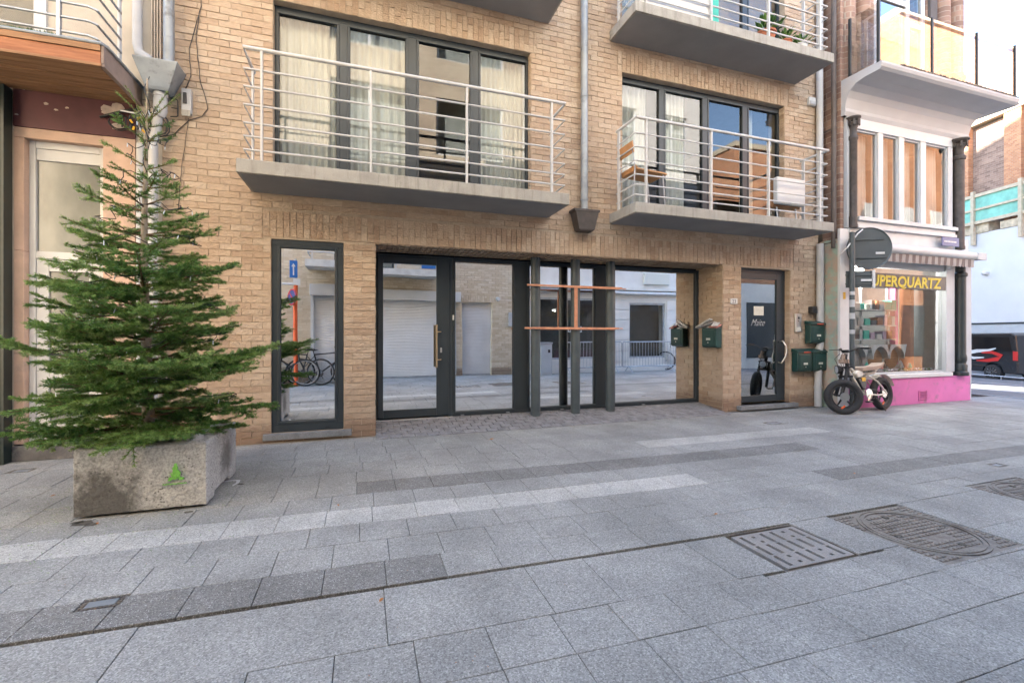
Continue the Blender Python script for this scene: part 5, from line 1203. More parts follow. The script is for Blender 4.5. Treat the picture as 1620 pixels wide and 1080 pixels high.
# ================================================================ BICYCLES
def wheel(parent, c, r, tw, rimmat, spokes=6, steer=0, name='wheel', fat=True):
    Mw = Matrix.Translation(c) @ Matrix.Rotation(steer, 4, 'Z')
    m = MB(Mw); n = 32; k = 10; vs = []; fs = []
    for i in range(n):
        a = i/n*2*math.pi
        for j in range(k):
            b = j/k*2*math.pi; rr = r-tw+tw*math.cos(b); vs.append((rr*math.cos(a), tw*(1.05 if fat else 1)*math.sin(b), rr*math.sin(a)))
    for i in range(n):
        for j in range(k): fs.append((i*k+j, i*k+(j+1) % k, ((i+1) % n)*k+(j+1) % k, ((i+1) % n)*k+j))
    m.add(vs, fs); w_ = m.build(name, RUBBER, parent, smooth=True)
    ri = r-2*tw+.004; m = MB(Mw); m.lathe([(ri, -tw*.6), (ri+.004, -tw*.55), (ri+.004, tw*.55), (ri, tw*.6), (ri-.018, tw*.5), (ri-.018, -tw*.5), (ri, -tw*.6)], (0, 0, 0), 30, axis='Y'); m.build('rim', rimmat, w_, smooth='auto')
    m = MB(Mw)
    for i in range(spokes):
        a = i/spokes*2*math.pi+.2; wd = .032 if fat else .0016
        m.tube([(.02*math.cos(a), 0, .02*math.sin(a)), ((ri-.01)*math.cos(a+.12), 0, (ri-.01)*math.sin(a+.12))], [.016, .011] if fat else .0022, 5)
    m.lathe([(.03, -.03), (.036, 0), (.03, .03)], (0, 0, 0), 14, axis='Y'); m.build('spokes', rimmat, w_, smooth='auto')
    if fat:
        m = MB(Mw); m.lathe([(.068, -.048), (.068, -.045)], (0, 0, 0), 20, axis='Y'); m.build('brake_disc', STAINLESS, w_)
        m = MB(Mw); m.obox((-.03, -.03, -.16), (.025, .01, .07), Matrix.Rotation(.9, 3, 'Y')); m.build('reflector', ORANGE, w_)
    return w_
def moped(loc, rz, steer):
    """fat-tyred bicycle, front towards -x"""
    t = thing('fat_tyre_bicycle', 'cream and black fat tyred electric bicycle leaning in front of the pink shop', 'bicycle', (0, 0, 0))
    r = .275; F = (-.52, 0, r); B_ = (.52, 0, r)
    wheel(t, F, r, .05, BLACK, 5, steer, 'front_wheel'); wheel(t, B_, r, .05, BLACK, 5, 0, 'rear_wheel')
    T = lambda pts, rr, mat, name, **k: (lambda m: m.build(name, mat, t, smooth='auto', **k))(MB().tube(pts, rr, 10))
    hx, hz = -.36, .74
    T([(hx-.005, 0, .58), (hx+.03, 0, .84)], .03, BLACK, 'head_tube')
    fr = MB(); fr.tube([(hx+.01, 0, .68), (-.2, 0, .52), (-.06, 0, .34), (.02, 0, .29)], .026, 10); fr.tube([(hx+.01, 0, .76), (-.15, 0, .64), (.1, 0, .6), (.34, 0, .62), (.5, 0, .7)], .022, 10)
    for s in (-1, 1):
        fr.tube([(.02, s*.04, .29), (.28, s*.075, .26), (.52, s*.08, r)], .013, 8); fr.tube([(.1, s*.03, .6), (.3, s*.075, .48), (.52, s*.08, r)], .012, 8)
    fr.tube([(.02, 0, .29), (.06, 0, .45), (.1, 0, .6)], .02, 8); fr.build('frame', CREAMPAINT, t, smooth='auto')
    fk = MB(Matrix.Translation((hx, 0, .6)) @ Matrix.Rotation(steer, 4, 'Z') @ Matrix.Translation((-hx, 0, -.6)))
    for s in (-1, 1): fk.tube([(-.52, s*.085, r), (-.44, s*.085, .5), (hx-.03, s*.075, .72)], [.026, .026, .02], 10)
    fk.box(hx-.09, hx+.03, -.1, .1, .575, .605); fk.box(hx-.06, hx+.05, -.1, .1, .72, .745); fk.build('fork', BLACK, t, smooth='auto')
    hb = MB(Matrix.Translation((hx, 0, .85)) @ Matrix.Rotation(steer*.8, 4, 'Z')); hb.tube([(0, 0, -.02), (.0, 0, .1)], .02, 8); hb.tube([(.14, -.36, .17), (.07, -.22, .18), (0, -.06, .12), (0, .06, .12), (.07, .22, .18), (.14, .36, .17)], .012, 8)
    hb.tube([(.14, -.36, .17), (.09, -.25, .18)], .019, 8); hb.tube([(.14, .36, .17), (.09, .25, .18)], .019, 8); hb.tube([(.05, -.25, .17), (-.03, -.36, .17)], .006, 6); hb.tube([(.05, .25, .17), (-.03, .36, .17)], .006, 6); hb.box(-.03, .03, -.04, .04, .13, .16); hb.build('handlebar', BLACK, t, smooth='auto')
    hl = MB(Matrix.Translation((hx, 0, .7)) @ Matrix.Rotation(steer, 4, 'Z')); hl.lathe([(.03, -.06), (.06, -.1), (.068, -.13), (.068, -.15)], (0, 0, 0), 20, axis='X'); h_ = hl.build('headlight', BLACK, t, smooth='auto')
    hl = MB(Matrix.Translation((hx, 0, .7)) @ Matrix.Rotation(steer, 4, 'Z')); hl.lathe([(.06, -.149), (.035, -.158), (0, -.16)], (0, 0, 0), 20, axis='X'); hl.build('lens', HEADLAMP, h_, smooth=True)
    m = MB(); m.tube([(hx-.06, 0, .93), (hx-.1, 0, .8)], .03, 8); m.box(hx-.1, hx-.03, -.06, .06, .8, .86); m.build('front_bag', TANSEAT, t)
    m = MB(); m.prism([(-.12, .66), (-.1, .72), (.05, .735), (.2, .73), (.42, .75), (.5, .79), (.52, .77), (.45, .7), (.2, .66)], .2, 'Y', -.1); m.build('seat', TANSEAT, t, bevel=.03)
    m = MB(); m.prism([(-.26, .63), (-.18, .68), (-.06, .66), (-.06, .58), (-.2, .56)], .14, 'Y', -.07); m.build('battery_case', CREAMPAINT, t, bevel=.02)
    m = MB(); m.prism([(-.17, .54), (-.02, .56), (.06, .46), (.0, .36), (-.08, .38)], .1, 'Y', -.05); m.build('motor_cover', BLACK, t, bevel=.015)
    mud = MB(); 
    for (cx, a0, a1, st_) in ((.52, .35, 2.2, 0),):
        pts = [(cx+.315*math.cos(a0+(a1-a0)*i/10), .315*math.sin(a0+(a1-a0)*i/10)+r) for i in range(11)]
        for (xa, za), (xb, zb) in zip(pts[:-1], pts[1:]): mud.add([(xa, -.055, za), (xb, -.055, zb), (xb, .055, zb), (xa, .055, za)], [(0, 1, 2, 3)])
    mud.build('mudguard', CREAMPAINT, t)
    m = MB(); m.lathe([(.085, -.09), (.09, -.085), (.085, -.08)], (.02, 0, .29), 20, axis='Y'); m.build('chain_ring', STAINLESS, t)
    for s in (-1, 1): m = MB(); m.tube([(.02, s*.1, .29), (.02+s*.11, s*.11, .29+s*.11)], .009, 6); m.build('crank', STAINLESS, t); m = MB(); m.box(.02+s*.11-.05, .02+s*.11+.05, s*.13-.03, s*.13+.03, .28+s*.11, .3+s*.11); m.build('pedal', BLACK, t)
    m = MB(); m.tube([(.03, -.085, .21), (.52, -.085, .235)], .006, 5); m.tube([(.03, -.085, .37), (.52, -.085, .315)], .006, 5); m.build('chain', BLACK, t)
    m = MB(); m.box(.54, .57, -.04, .04, .68, .73); m.build('tail_light', RED, t); m = MB(); m.tube([(.1, -.1, .27), (.2, -.2, .02)], .01, 6); m.build('kickstand', BLACK, t)
    m = MB()
    for _ in range(7): a = pr.uniform(-.08, .08); m.tube([(hx-.02, a, .95), (hx-.1, a*1.5, .85+pr.uniform(-.04, .04)), (hx-.03, a, .68)], .004, 5)
    m.build('brake_cable', BLACK, t, smooth=True)
    m = MB(); m.box(-.08, .02, -.055, -.045, .5, .56); m.build('orange_label', YEL, t)
    t.location = loc; t.rotation_euler = (0, R(0), rz); return t
mo = moped((7.93, 5.27, 0), R(6), R(-36)); mo.rotation_euler = (R(-5), 0, R(6)); mo.scale = (1.03,)*3
def city_bike(label, col, group=None):
    t = thing('bicycle', label, 'bicycle', (0, 0, 0), group); r = .34
    wheel(t, (-.52, 0, r), r, .022, GALV, 16, 0, 'front_wheel', False); wheel(t, (.52, 0, r), r, .022, GALV, 16, 0, 'rear_wheel', False)
    fr = MB(); BB = (.08, 0, .3); ST = (.2, 0, .78); HT = (-.36, 0, .82); HB = (-.39, 0, .64)
    fr.tube([HT, ST], .016, 8); fr.tube([HB, BB], .019, 8); fr.tube([BB, ST], .016, 8); fr.tube([HT, HB], .02, 8)
    for s in (-1, 1): fr.tube([(.08, 0, .3), (.3, s*.05, .31), (.52, s*.055, r)], .009, 6); fr.tube([(.2, 0, .74), (.52, s*.055, r)], .008, 6); fr.tube([HB, (-.46, s*.05, .5), (-.52, s*.055, r)], .012, 6)
    fr.build('frame', col, t, smooth='auto')
    m = MB(); m.prism([(.1, .9), (.28, .93), (.36, .93), (.35, .89), (.22, .87)], .13, 'Y', -.065); m.tube([(.2, 0, .76), (.23, 0, .89)], .012, 6); m.build('saddle', BLACK, t, bevel=.01)
    m = MB(); m.tube([HT, (-.35, 0, .95)], .012, 6); m.tube([(-.28, -.3, .97), (-.36, -.1, .96), (-.36, .1, .96), (-.28, .3, .97)], .011, 6); m.build('handlebar', BLACK, t, smooth='auto')
    m = MB(); m.lathe([(.09, -.01), (.09, .01)], (.08, -.05, .3), 18, axis='Y'); m.build('chain_ring', BLACK, t)
    for s in (-1, 1): m = MB(); m.tube([(.08, s*.07, .3), (.08+s*.08, s*.08, .3+s*.14)], .008, 6); m.build('crank', BLACK, t)
    return t

# ================================================================ COVERS IN THE PAVEMENT
sc_ = thing('drain_cover', 'pale slotted metal square cover set in the slabs, nearest of the large covers', 'cover', (2.5, 2.1, 0))
x0, x1, y0, y1 = 2.205, 2.79, 1.865, 2.335
boxes('frame', JOINT, sc_, (x0, x1, y0, y1, -.033, -.0325)); boxes('rim', COVER, sc_, (x0+.004, x0+.012, y0, y1, -.03, -.004), (x1-.012, x1-.004, y0, y1, -.03, -.002), (x0+.014, x1-.014, y0+.002, y0+.01, -.03, -.003), (x0+.014, x1-.014, y1-.01, y1-.002, -.03, -.003))
X0, X1, Y0_, Y1_ = x0+.04, x1-.026, y0+.026, y1-.034
W_, H_ = X1-X0, Y1_-Y0_
holes = []
for row in range(3):
    cy = Y0_+H_*(.19+.31*row)
    for cidx in range(6):
        cx = X0+W_*(.1+.16*cidx)
        if row != 1 and cidx in (1, 4):
            holes += [(cx-.012, cx+.012, cy+.02, cy+.042), (cx-.004, cx+.02, cy-.045, cy-.023)]
        else: holes.append((cx-.014, cx+.014, cy-.056, cy+.056))
def pierced(name, mat, parent, X0, X1, Y0_, Y1_, z0, z1, holes, **k):
    xs = sorted({X0, X1, *[round(h[0], 5) for h in holes], *[round(h[1], 5) for h in holes]}); ys = sorted({Y0_, Y1_, *[round(h[2], 5) for h in holes], *[round(h[3], 5) for h in holes]})
    m = MB()
    for a, b in zip(xs[:-1], xs[1:]):
        run = None
        for c, d in zip(ys[:-1], ys[1:]):
            solid = not any(h[0] < (a+b)/2 < h[1] and h[2] < (c+d)/2 < h[3] for h in holes)
            if solid: run = (run[0], d) if run else (c, d)
            if (not solid or d == ys[-1]) and run: m.box(a, b, run[0], run[1], z0, z1); run = None
    return m.build(name, mat, parent, **k)
pierced('plate', COVER_L, sc_, X0, X1, Y0_, Y1_, -.02, -.001, holes)
def manhole(x0, x1, y0, y1, label, group='round cast covers in square frames'):
    t = thing('manhole_cover', label, 'manhole cover', ((x0+x1)/2, (y0+y1)/2, 0), group); cx, cy = (x0+x1)/2, (y0+y1)/2; rr = (y1-y0)/2*.9
    boxes('frame', COVER, t, (x0+.003, x1-.003, y0+.003, y1-.003, -.033, -.008))
    m = MB(); m.lathe([(rr+.02, -.008), (rr+.02, -.001), (rr+.006, -.0005), (rr+.006, -.006), (rr-.004, -.006), (rr-.004, .0), (rr-.022, 0), (rr-.022, -.0075)], (cx, cy, 0), 48); m.build('ring', COVER, t)
    b = MB(); f = MB(); s = .036; n = int((x1-x0)/s)+1
    for i in range(-n, n):
        for j in range(-n, n):
            px, py = cx+(i+.5)*s, cy+(j+.5)*s; d = math.hypot(px-cx, py-cy)
            a = .72 if (i+j) % 2 else .5
            if d < rr-.045 and not (abs(px-cx+.05) < .16 and .1 < py-cy < .2) and not (abs(px-cx) < .1 and -.14 < py-cy < -.09): b.cbox(px-s*.36, px+s*.36, py-s*.26, py+s*.26, -.008, -.001, .003)
            elif d > rr+.045 and x0+.02 < px < x1-.02 and y0+.02 < py < y1-.02: f.cbox(px-s*.36, px+s*.36, py-s*.26, py+s*.26, -.008, -.001, .003)
    b.build('raised_pattern', COVER, t, kind='stuff'); f.build('corner_pattern', COVER, t, kind='stuff')
    m = MB()
    for k, (yy, w_) in enumerate(((.175, .26), (.125, .3))):
        q = -w_/2
        while q < w_/2: m.box(cx-.05+q, cx-.05+q+.018, cy+yy-.016, cy+yy+.016, -.008, -.0015); q += .03
    m.build('cast_marks', COVER, t); boxes('keyhole', JOINT, t, (cx-.25, cx-.2, cy-.02, cy+.0, -.0079, -.0004), (cx+.2, cx+.25, cy-.02, cy, -.0079, -.0004), (cx+.0, cx+.03, cy-.24, cy-.2, -.0079, -.0004), (cx+.0, cx+.03, cy+.2, cy+.24, -.0079, -.0004))
    return t
manhole(3.14, 3.89, 1.64, 2.338, 'large round patterned manhole cover in its square frame right of the slotted cover'); manhole(4.9, 5.65, 1.75, 2.448, 'round manhole cover farther off, cut by the right edge of the picture')
def small_cover(x0, x1, y0, y1, label, mat=COVER, teeth=True):
    t = thing('valve_cover', label, 'cover', ((x0+x1)/2, (y0+y1)/2, 0))
    boxes('frame', mat, t, (x0+.004, x1-.004, y0+.004, y1-.004, -.033, -.006)); m = MB()
    n = int((x1-x0)/.018)
    for i in range(n): m.box(x0+.008+i*.018, x0+.018+i*.018, y0+.008, y0+.022, -.006, .0); m.box(x0+.008+i*.018, x0+.018+i*.018, y1-.022, y1-.008, -.006, .0)
    n = int((y1-y0)/.02)
    for i in range(1, n-1): m.box(x0+.008, x0+.024, y0+.008+i*.02, y0+.018+i*.02, -.006, .0); m.box(x1-.024, x1-.008, y0+.008+i*.02, y0+.018+i*.02, -.006, .0)
    m.build('toothed_rim', mat, t); boxes('lid', ZINC if teeth else COVER, t, (x0+.03, x1-.03, y0+.028, y1-.028, -.0055, -.001)); return t
small_cover(*COVERS[3], 'small toothed square cover in the dark slabs, near left corner of the street'); small_cover(*COVERS[4], 'small rusty cover in front of the white door on the left'); small_cover(*COVERS[5], 'small brownish cover in front of the narrow door with script lettering'); small_cover(*COVERS[6], 'tiny cover in the dark stripe near the right edge of the picture')
# ================================================================ BACKGROUND AT THE RIGHT
def zg(x): return -.004-(x-12.6)*.045
bd = Vector((.66, 2.28, 0)).normalized(); base = Vector((27.84, 11.82, 0)); nrm = Vector((-bd.y, bd.x, 0))
def along(a, out=0, z=0): p = base+bd*a+nrm*out; return (p.x, p.y, z)
Mb = Matrix(((bd.x, -nrm.x, 0, base.x), (bd.y, -nrm.y, 0, base.y), (0, 0, 1, 0), (0, 0, 0, 1)))  # local x along wall, local -y towards us
bw = thing('white_building', 'tall blank white wall across the side street behind the black van', 'wall', along(0))
m = MB(Mb); m.box(-14, 14, 0, .4, -2, 6.15); m.build('wall', HOARD, bw); m = MB(Mb); m.box(-14, 14, -.03, 0, -2, 1.75); m.build('lower_band', SHOPGREY, bw); m = MB(Mb); m.box(-14, 14, -.05, -.02, 1.75, 1.83); m.build('dark_string_course', ANTHRA, bw)
for a, z in ((-.5, 4.1), (-2, 4.4), (1.5, 4.2)):
    m = MB(Mb); m.lathe([(.12, 0), (.1, -.2), (.0, -.25)], (a, 0, z), 10, axis='Y'); m.build('wall_spotlight', WHITE, bw)
RUBBLE = plain('rubble', (.5, .42, .3), .9, var=.4, scale=4)
# timber and green netting scaffold edge on top
gn = thing('green_netting_fence', 'pale timber fence with green netting on top of the white wall', 'fence', along(0, 0, 6.2))
for i in range(-6, 7):
    m = MB(Mb); m.box(i*2-.07, i*2+.07, -.2, -.06, 5.6, 8.2); m.build('post', YELLOWP, gn)
    m = MB(Mb); m.box(i*2+.08, i*2+1.92, -.1, -.07, 6.75, 7.25); m.box(i*2+.08, i*2+1.92, -.1, -.07, 7.35, 7.9); m.build('net_panel', GREENNET, gn)
    m = MB(Mb); m.box(i*2+.075, i*2+1.925, -.16, -.105, 7.25, 7.35); m.box(i*2+.075, i*2+1.925, -.16, -.105, 7.9, 8.05); m.box(i*2+.075, i*2+1.925, -.16, -.105, 6.6, 6.75); m.build('rail', YELLOWP, gn)
rb = thing('brick_building', 'sunlit old brown and orange brick building rising behind the green netting', 'building', along(0, -2))
m = MB(Mb); m.box(-12, 14, .8, 8, 5, 11.6); m.build('wall', BT_BROWN, rb)
for a in (-9, -4.2, -1.3, .9, 3.2, 7):
    m = MB(Mb); m.box(a-.35, a+.35, .55, .8, 5, 11.7); m.build('pilaster', BT_RED, rb)
m = MB(Mb); m.box(-12, 14, .5, 1.2, 11.7, 12.0); m.build('coping', YELLOWP, rb)
for i in range(-5, 7):
    m = MB(Mb); m.box(i*2.3-.9, i*2.3+.9, -.04, 1, 6.16, 6.5+.15*(i % 3)); m.build('rubble_heap', RUBBLE, rb)
# side street continues: a tall house to the far left of the gap so no empty horizon shows
fb = thing('brick_building', 'distant tan brick house closing the side street', 'building', (24, 34, 0))
boxes('wall', BT_TAN, fb, (12, 40, 32, 40, -2, 12)); m = MB()
for i in range(7): boxes('window', WHITE, fb, (15+i*3, 16.4+i*3, 31.95, 32, 4, 6.2))
# black van parked along the white wall
van = thing('parked_van', 'black van with a white and red swoosh logo parked by the white wall', 'van', (0, 0, 0))
VL, VW, VH = 4.9, 1.9, 1.95
pf = [(-2.45, .35), (-2.42, .75), (-2.3, 1.0), (-1.55, 1.15), (-.95, 1.8), (-.6, 1.93), (2.2, 1.95), (2.38, 1.85), (2.45, 1.1), (2.45, .35)]
def arch(c, r=.38): return [(c+r*math.cos(a*math.pi/8), .33+r*math.sin(a*math.pi/8)) for a in range(9)]
poly = pf[::-1]; poly = [(x, z) for x, z in pf]  # clockwise top, then bottom with wheel arches
bottom = [(2.45, .3)]+arch(1.55)+arch(-1.55)+[(-2.45, .3)]
full = pf+bottom[0:1]+[p for p in arch(1.55)]+[p for p in arch(-1.55)]+bottom[-1:]
def side(m, y, flip):
    n = len(full); m.add([(x, y, z) for x, z in full], [tuple(range(n))[::-1] if flip else tuple(range(n))])
m = MB(); m.prism(full, VW-.1, 'Y', -VW/2+.05); m.build('body', VANPAINT, van, bevel=.04)
for s in (-1, 1):
    y = s*(VW/2-.045)
    for nm, p in (('front_side_window', [(-1.35, 1.18), (-.92, 1.7), (-.5, 1.76), (-.5, 1.18)]), ('side_window', [(-.42, 1.18), (-.42, 1.77), (.7, 1.79), (.7, 1.18)]), ('rear_side_window', [(.8, 1.18), (.8, 1.79), (2.15, 1.78), (2.28, 1.18)])):
        m = MB(); m.prism(p, .008, 'Y', y-.004); m.build(nm, TINTED, van)
    for xw in (-1.55, 1.55):
        m = MB(); m.lathe([(.2, s*(VW/2-.25)), (.31, s*(VW/2-.25)), (.33, s*(VW/2-.1)), (.31, s*(VW/2-.03)), (.22, s*(VW/2-.02))], (xw, 0, .33), 24, axis='Y'); w_ = m.build('wheel', RUBBER, van, smooth='auto')
        m = MB(); m.lathe([(.22, s*(VW/2-.03)), (.2, s*(VW/2-.05)), (.0, s*(VW/2-.035))], (xw, 0, .33), 20, axis='Y')
        for k in range(10): a = k/10*6.28; m.obox((xw+.12*math.cos(a), s*(VW/2-.03), .33+.12*math.sin(a)), (.17, .02, .03), Matrix.Rotation(-a, 3, 'Y'))
        m.build('rim', GALV, w_)
    m = MB(); m.box(-1.5, 1.5, y-.02, y+.02, .55, .6); m.build('side_strip', BLACK, van)
    m = MB(); m.prism([(2.46, 1.2), (2.3, 1.22), (2.3, .85), (2.46, .85)], .02, 'Y', y-.01); m.build('tail_light', RED, van); m = MB(); m.prism([(-2.42, .95), (-2.1, 1.03), (-2.1, .85), (-2.42, .8)], .02, 'Y', y-.01); m.build('headlight', HEADLAMP, van)
m = MB(); m.add([(-1.58, -.75, 1.2), (-1.58, .75, 1.2), (-.98, .68, 1.8), (-.98, -.68, 1.8)], [(0, 1, 2, 3)]); m.v = [(x-.02, y, z+.02) for x, y, z in m.v]; m.build('windscreen', G_CAR, van)
ly = -VW/2+.045-.0105
def swoosh(pts, wd, mat, nm, y):
    m = MB(); n = len(pts); L_ = []; Rr = []
    for i, (x, z) in enumerate(pts):
        a, b = pts[max(0, i-1)], pts[min(n-1, i+1)]; t = Vector((b[0]-a[0], b[1]-a[1])).normalized(); w2 = wd*math.sin(math.pi*(i+.6)/(n+.2)); L_.append((x-t.y*w2, y, z+t.x*w2)); Rr.append((x+t.y*w2, y, z-t.x*w2))
    m.add(L_+Rr, [(i, i+1, n+i+1, n+i) for i in range(n-1)]); m.build(nm, mat, van)
LX = .75
def sx_(p): return [(x+LX, z) for x, z in p]
swoosh(sx_([(.95, 1.32), (.65, 1.22), (.2, 1.18), (-.2, 1.08), (-.25, .95), (.1, .88), (.5, .92)]), .08, WHITE, 'logo_white_stroke', ly); swoosh(sx_([(.4, 1.12), (.8, 1.15), (1.15, 1.02), (1.0, .88), (.6, .8), (.2, .78)]), .085, RED, 'logo_red_stroke', ly-.003)
vd = Vector((.5, -1.0, 0)).normalized()
van.location = along(.3, 2.0, 0); van.rotation_euler = (0, 0, math.atan2(bd.y, bd.x)+math.pi); van.location.z = zg(van.location.x)-.0
# second cars parked further along are only hinted by the pale one at the frame edge
# low construction fence in front of the van
fn = thing('site_fence', 'low metal rail along the kerb in front of the black van', 'fence', along(0, 3.4, -.6))
for z in (-.3, -.1):
    m = MB(Mb); m.tube([(-10, -3.4, z-.28), (10, -3.4, z-.28)], .02, 6); m.build('rail', GALV, fn)
for i in range(-5, 6): m = MB(Mb); m.tube([(i*2, -3.4, -.75), (i*2, -3.4, -.38)], .02, 6); m.build('post', GALV, fn)

# ================================================================ OPPOSITE SIDE OF THE STREET (seen mirrored in the glass)
OY = -.6
op = thing('brick_building', 'cream brick house across the street with white roller shutters, seen mirrored in the glass', 'building', (1, OY, 0))
MO = Matrix(((-1, 0, 0, 0), (0, -1, 0, OY), (0, 0, 1, 0), (0, 0, 0, 1)))   # local x = -X, local -y faces the street (+Y)
OO = [(-2.75, 1.25, 0, 2.35), (-3.89, -2.95, 0, 2.28), (-.9, .7, 3.2, 5.3), (-4.0, -2.0, 3.6, 5.2)]
xs = MB(MO)
def owall(mb, x0, x1, z0, z1, holes, y0, y1):
    X = sorted({x0, x1, *[h[0] for h in holes], *[h[1] for h in holes]}); Z = sorted({z0, z1, *[h[2] for h in holes], *[h[3] for h in holes]})
    X = [x for x in X if x0 <= x <= x1]; Z = [z for z in Z if z0 <= z <= z1]
    for a, b in zip(X[:-1], X[1:]):
        for c, d in zip(Z[:-1], Z[1:]):
            if not any(h[0] < (a+b)/2 < h[1] and h[2] < (c+d)/2 < h[3] for h in holes): mb.box(a, b, y0, y1, c, d)
up_o = [(-4.0, -2.0, 6.4, 8.0), (-1.2, .8, 6.0, 8.1), (-4.0, -2.0, 9.1, 10.6), (-1.2, .8, 9.1, 10.6), (3, 4.6, 3.4, 5.2), (3, 4.6, 6.2, 8), (3, 4.6, 9.1, 10.6), (3, 4.8, 0, 2.4)]
owall(xs, -4.6, 12, 0, 11.4, OO+up_o, .012, .4); op_w = xs.build('wall', BT_PALE, op)
m = MB(MO)
for q in courses(-4.55, 2.6, .01, 3.6, OO+[(-3.95, -2.9, 2.28, 2.5), (-2.9, 1.35, 2.35, 2.62)]): one_brick(m, *q, 0)
for q in soldiers(-3.95, -2.9, 2.28, .21): one_brick(m, *q, 0)
m.build('brick', BRICK_PALE, op_w, kind='stuff')
for h in OO[2:]+up_o[:-1]:
    a, b, c, d = h; f = MB(MO); f.box(a, a+.06, .08, .15, c, d); f.box(b-.06, b, .08, .15, c, d); f.box(a+.06, b-.06, .08, .15, c, c+.06); f.box(a+.06, b-.06, .08, .15, d-.06, d); f.box((a+b)/2-.04, (a+b)/2+.04, .085, .15, c+.06, d-.06)
    w_ = f.build('window', WHITE if h[2] > 3.3 else ANTHRA, op); f = MB(MO); f.box(a+.05, b-.05, .11, .118, c+.05, d-.05); f.build('pane', G_WIN, w_); f = MB(MO); f.add([(a, .39, c), (b, .39, c), (b, .39, d), (a, .39, d)], [(0, 1, 2, 3)]); f.build('blind', CURTAIN, w_)
def shutter(x0, x1, z0, z1, y, mat, box=True, rail=True):
    m = MB(MO); vs = []; fs = []; z = z0; i = 0; p = .045
    m2 = []
    while z < z1-.001:
        for dz, dy in ((0, .012), (.006, .0), (p-.01, .0), (p-.004, .012)): m2.append((dy, z+dz))
        z += p
    n = len(m2)
    m.add([(x0, y+dy, zz) for dy, zz in m2]+[(x1, y+dy, zz) for dy, zz in m2], [(i, n+i, n+i+1, i+1) for i in range(n-1)])
    s = m.build('roller_shutter', mat, op)
    if rail: m = MB(MO); m.box(x0-.07, x0, -.03, .08, z0, z1); m.box(x1, x1+.07, -.03, .08, z0, z1); m.build('guide_rail', WHITE, s)
    m = MB(MO); m.box(x0, x1, -.01+y, y+.03, z0-.03, z0+.02); m.build('bottom_bar', GALV, s)
    if box: m = MB(MO); m.box(x0-.2, x1+.08, -.14, .0, z1-.05, z1+.25); m.build('shutter_box', WHITE, s, bevel=.01)
    return s
shutter(-2.68, 1.18, .03, 2.33, .06, SHUTTER); shutter(-3.88, -2.96, .03, 2.27, .1, SHUTTER_G, False, False)
m = MB(MO); m.box(3, 4.8, .3, .35, 0, 2.4); m.build('garage_door', SHUTTER_G, op)
# mirrored-side balcony
m = MB(MO); m.box(-2.05, 1.3, -.72, 0, 2.95, 3.12); ob = m.build('balcony', plain('white_balcony', (.6, .6, .58), .8), op)
for z in (3.3, 3.5, 3.7, 3.9, 4.15):
    m = MB(MO); m.tube([(-2.0, -.0, z), (-2.0, -.68, z), (1.25, -.68, z), (1.25, 0, z)], .02, 6); m.build('rail', RAIL, ob)
for x in (-1.9, -.9, .1, 1.15): m = MB(MO); m.box(x-.02, x+.02, -.7, -.66, 3.1, 4.15); m.build('post', RAIL, ob)
boxes('towel', BLUE2, None, (1.62, 2.0, .1, .11, 3.15, 3.5), label='blue cloth on the balcony across the street', cat='cloth')
m = MB(MO); m.box(-4.56, -4.44, -.08, 0, 1.55, 1.98); mt = m.build('meter_box', PVC, None, label='small grey meter box on the cream brick corner across the street', cat='meter box')
m = MB(MO); m.lathe([(.05, -.14), (.07, -.02), (.04, 0)], (-4.07, 0, 2.4), 12, axis='Y'); m.build('alarm_lamp', WHITE, None, label='small white lamp above the grey shutter across the street', cat='lamp')
# pale stucco shop next door
os_ = thing('stucco_building', 'pale grey stucco shop across the street with large windows, seen mirrored in the glass', 'building', (7.7, OY, 0))
SO = [(-8.25, -5.2, .45, 2.5), (-10.4, -8.9, .45, 2.4), (-6.6, -5.4, 3.8, 5.8), (-8.6, -7.4, 3.8, 5.8), (-10.6, -9.4, 3.8, 5.8), (-6.6, -5.4, 6.9, 8.7), (-8.6, -7.4, 6.9, 8.7), (-10.6, -9.4, 6.9, 8.7)]
m = MB(MO); owall(m, -11.2, -4.602, 0, 10.2, SO, 0, .4); m.build('wall', STUCCO_W, os_)
for h in SO:
    a, b, c, d = h; f = MB(MO); f.box(a, a+.06, .06, .14, c, d); f.box(b-.06, b, .06, .14, c, d); f.box(a+.06, b-.06, .06, .14, c, c+.06); f.box(a+.06, b-.06, .06, .14, d-.06, d)
    if c > 1: f.box((a+b)/2-.03, (a+b)/2+.03, .062, .14, c+.06, d-.06); f.box(a+.06, (a+b)/2-.03, .062, .14, d-.6, d-.54)
    w_ = f.build('window', WHITE if c > 1 else GALV, os_); f = MB(MO); f.box(a+.05, b-.05, .1, .106, c+.05, d-.05); f.build('pane', G_SHOP, w_)
    f = MB(MO); f.add([(a, .38, c), (b, .38, c), (b, .38, d), (a, .38, d)], [(0, 1, 2, 3)]); f.build('back_wall', CURTAIN if c > 1 else ROOM, w_)
for x in (-8.85, -8.35): 
    for z in (.5, .95, 1.4, 1.85): pass
m = MB(MO)
for i in range(6): m.box(-8.86, -8.29, -.03, 0, .35+i*.36, .35+i*.36+.345)
for i in range(6): m.box(-11.15, -10.45, -.03, 0, .35+i*.36, .35+i*.36+.345)
m.build('rusticated_pilaster', STUCCO_W, os_, bevel=.006)
m = MB(MO); m.lathe([(.06, -11.0), (.06, -5.0)], (0, -.12, 2.72), 12, axis='X'); m.build('awning_roller', WHITE, os_, smooth='auto'); m = MB(MO); m.box(-11, -5, -.16, 0, 2.82, 2.9); m.build('ledge', STUCCO_W, os_)
m = MB(MO); m.box(-10.5, -9.45, -.1, 0, 3.05, 3.45); m.build('sign_box', CARDLABEL, os_, bevel=.01)
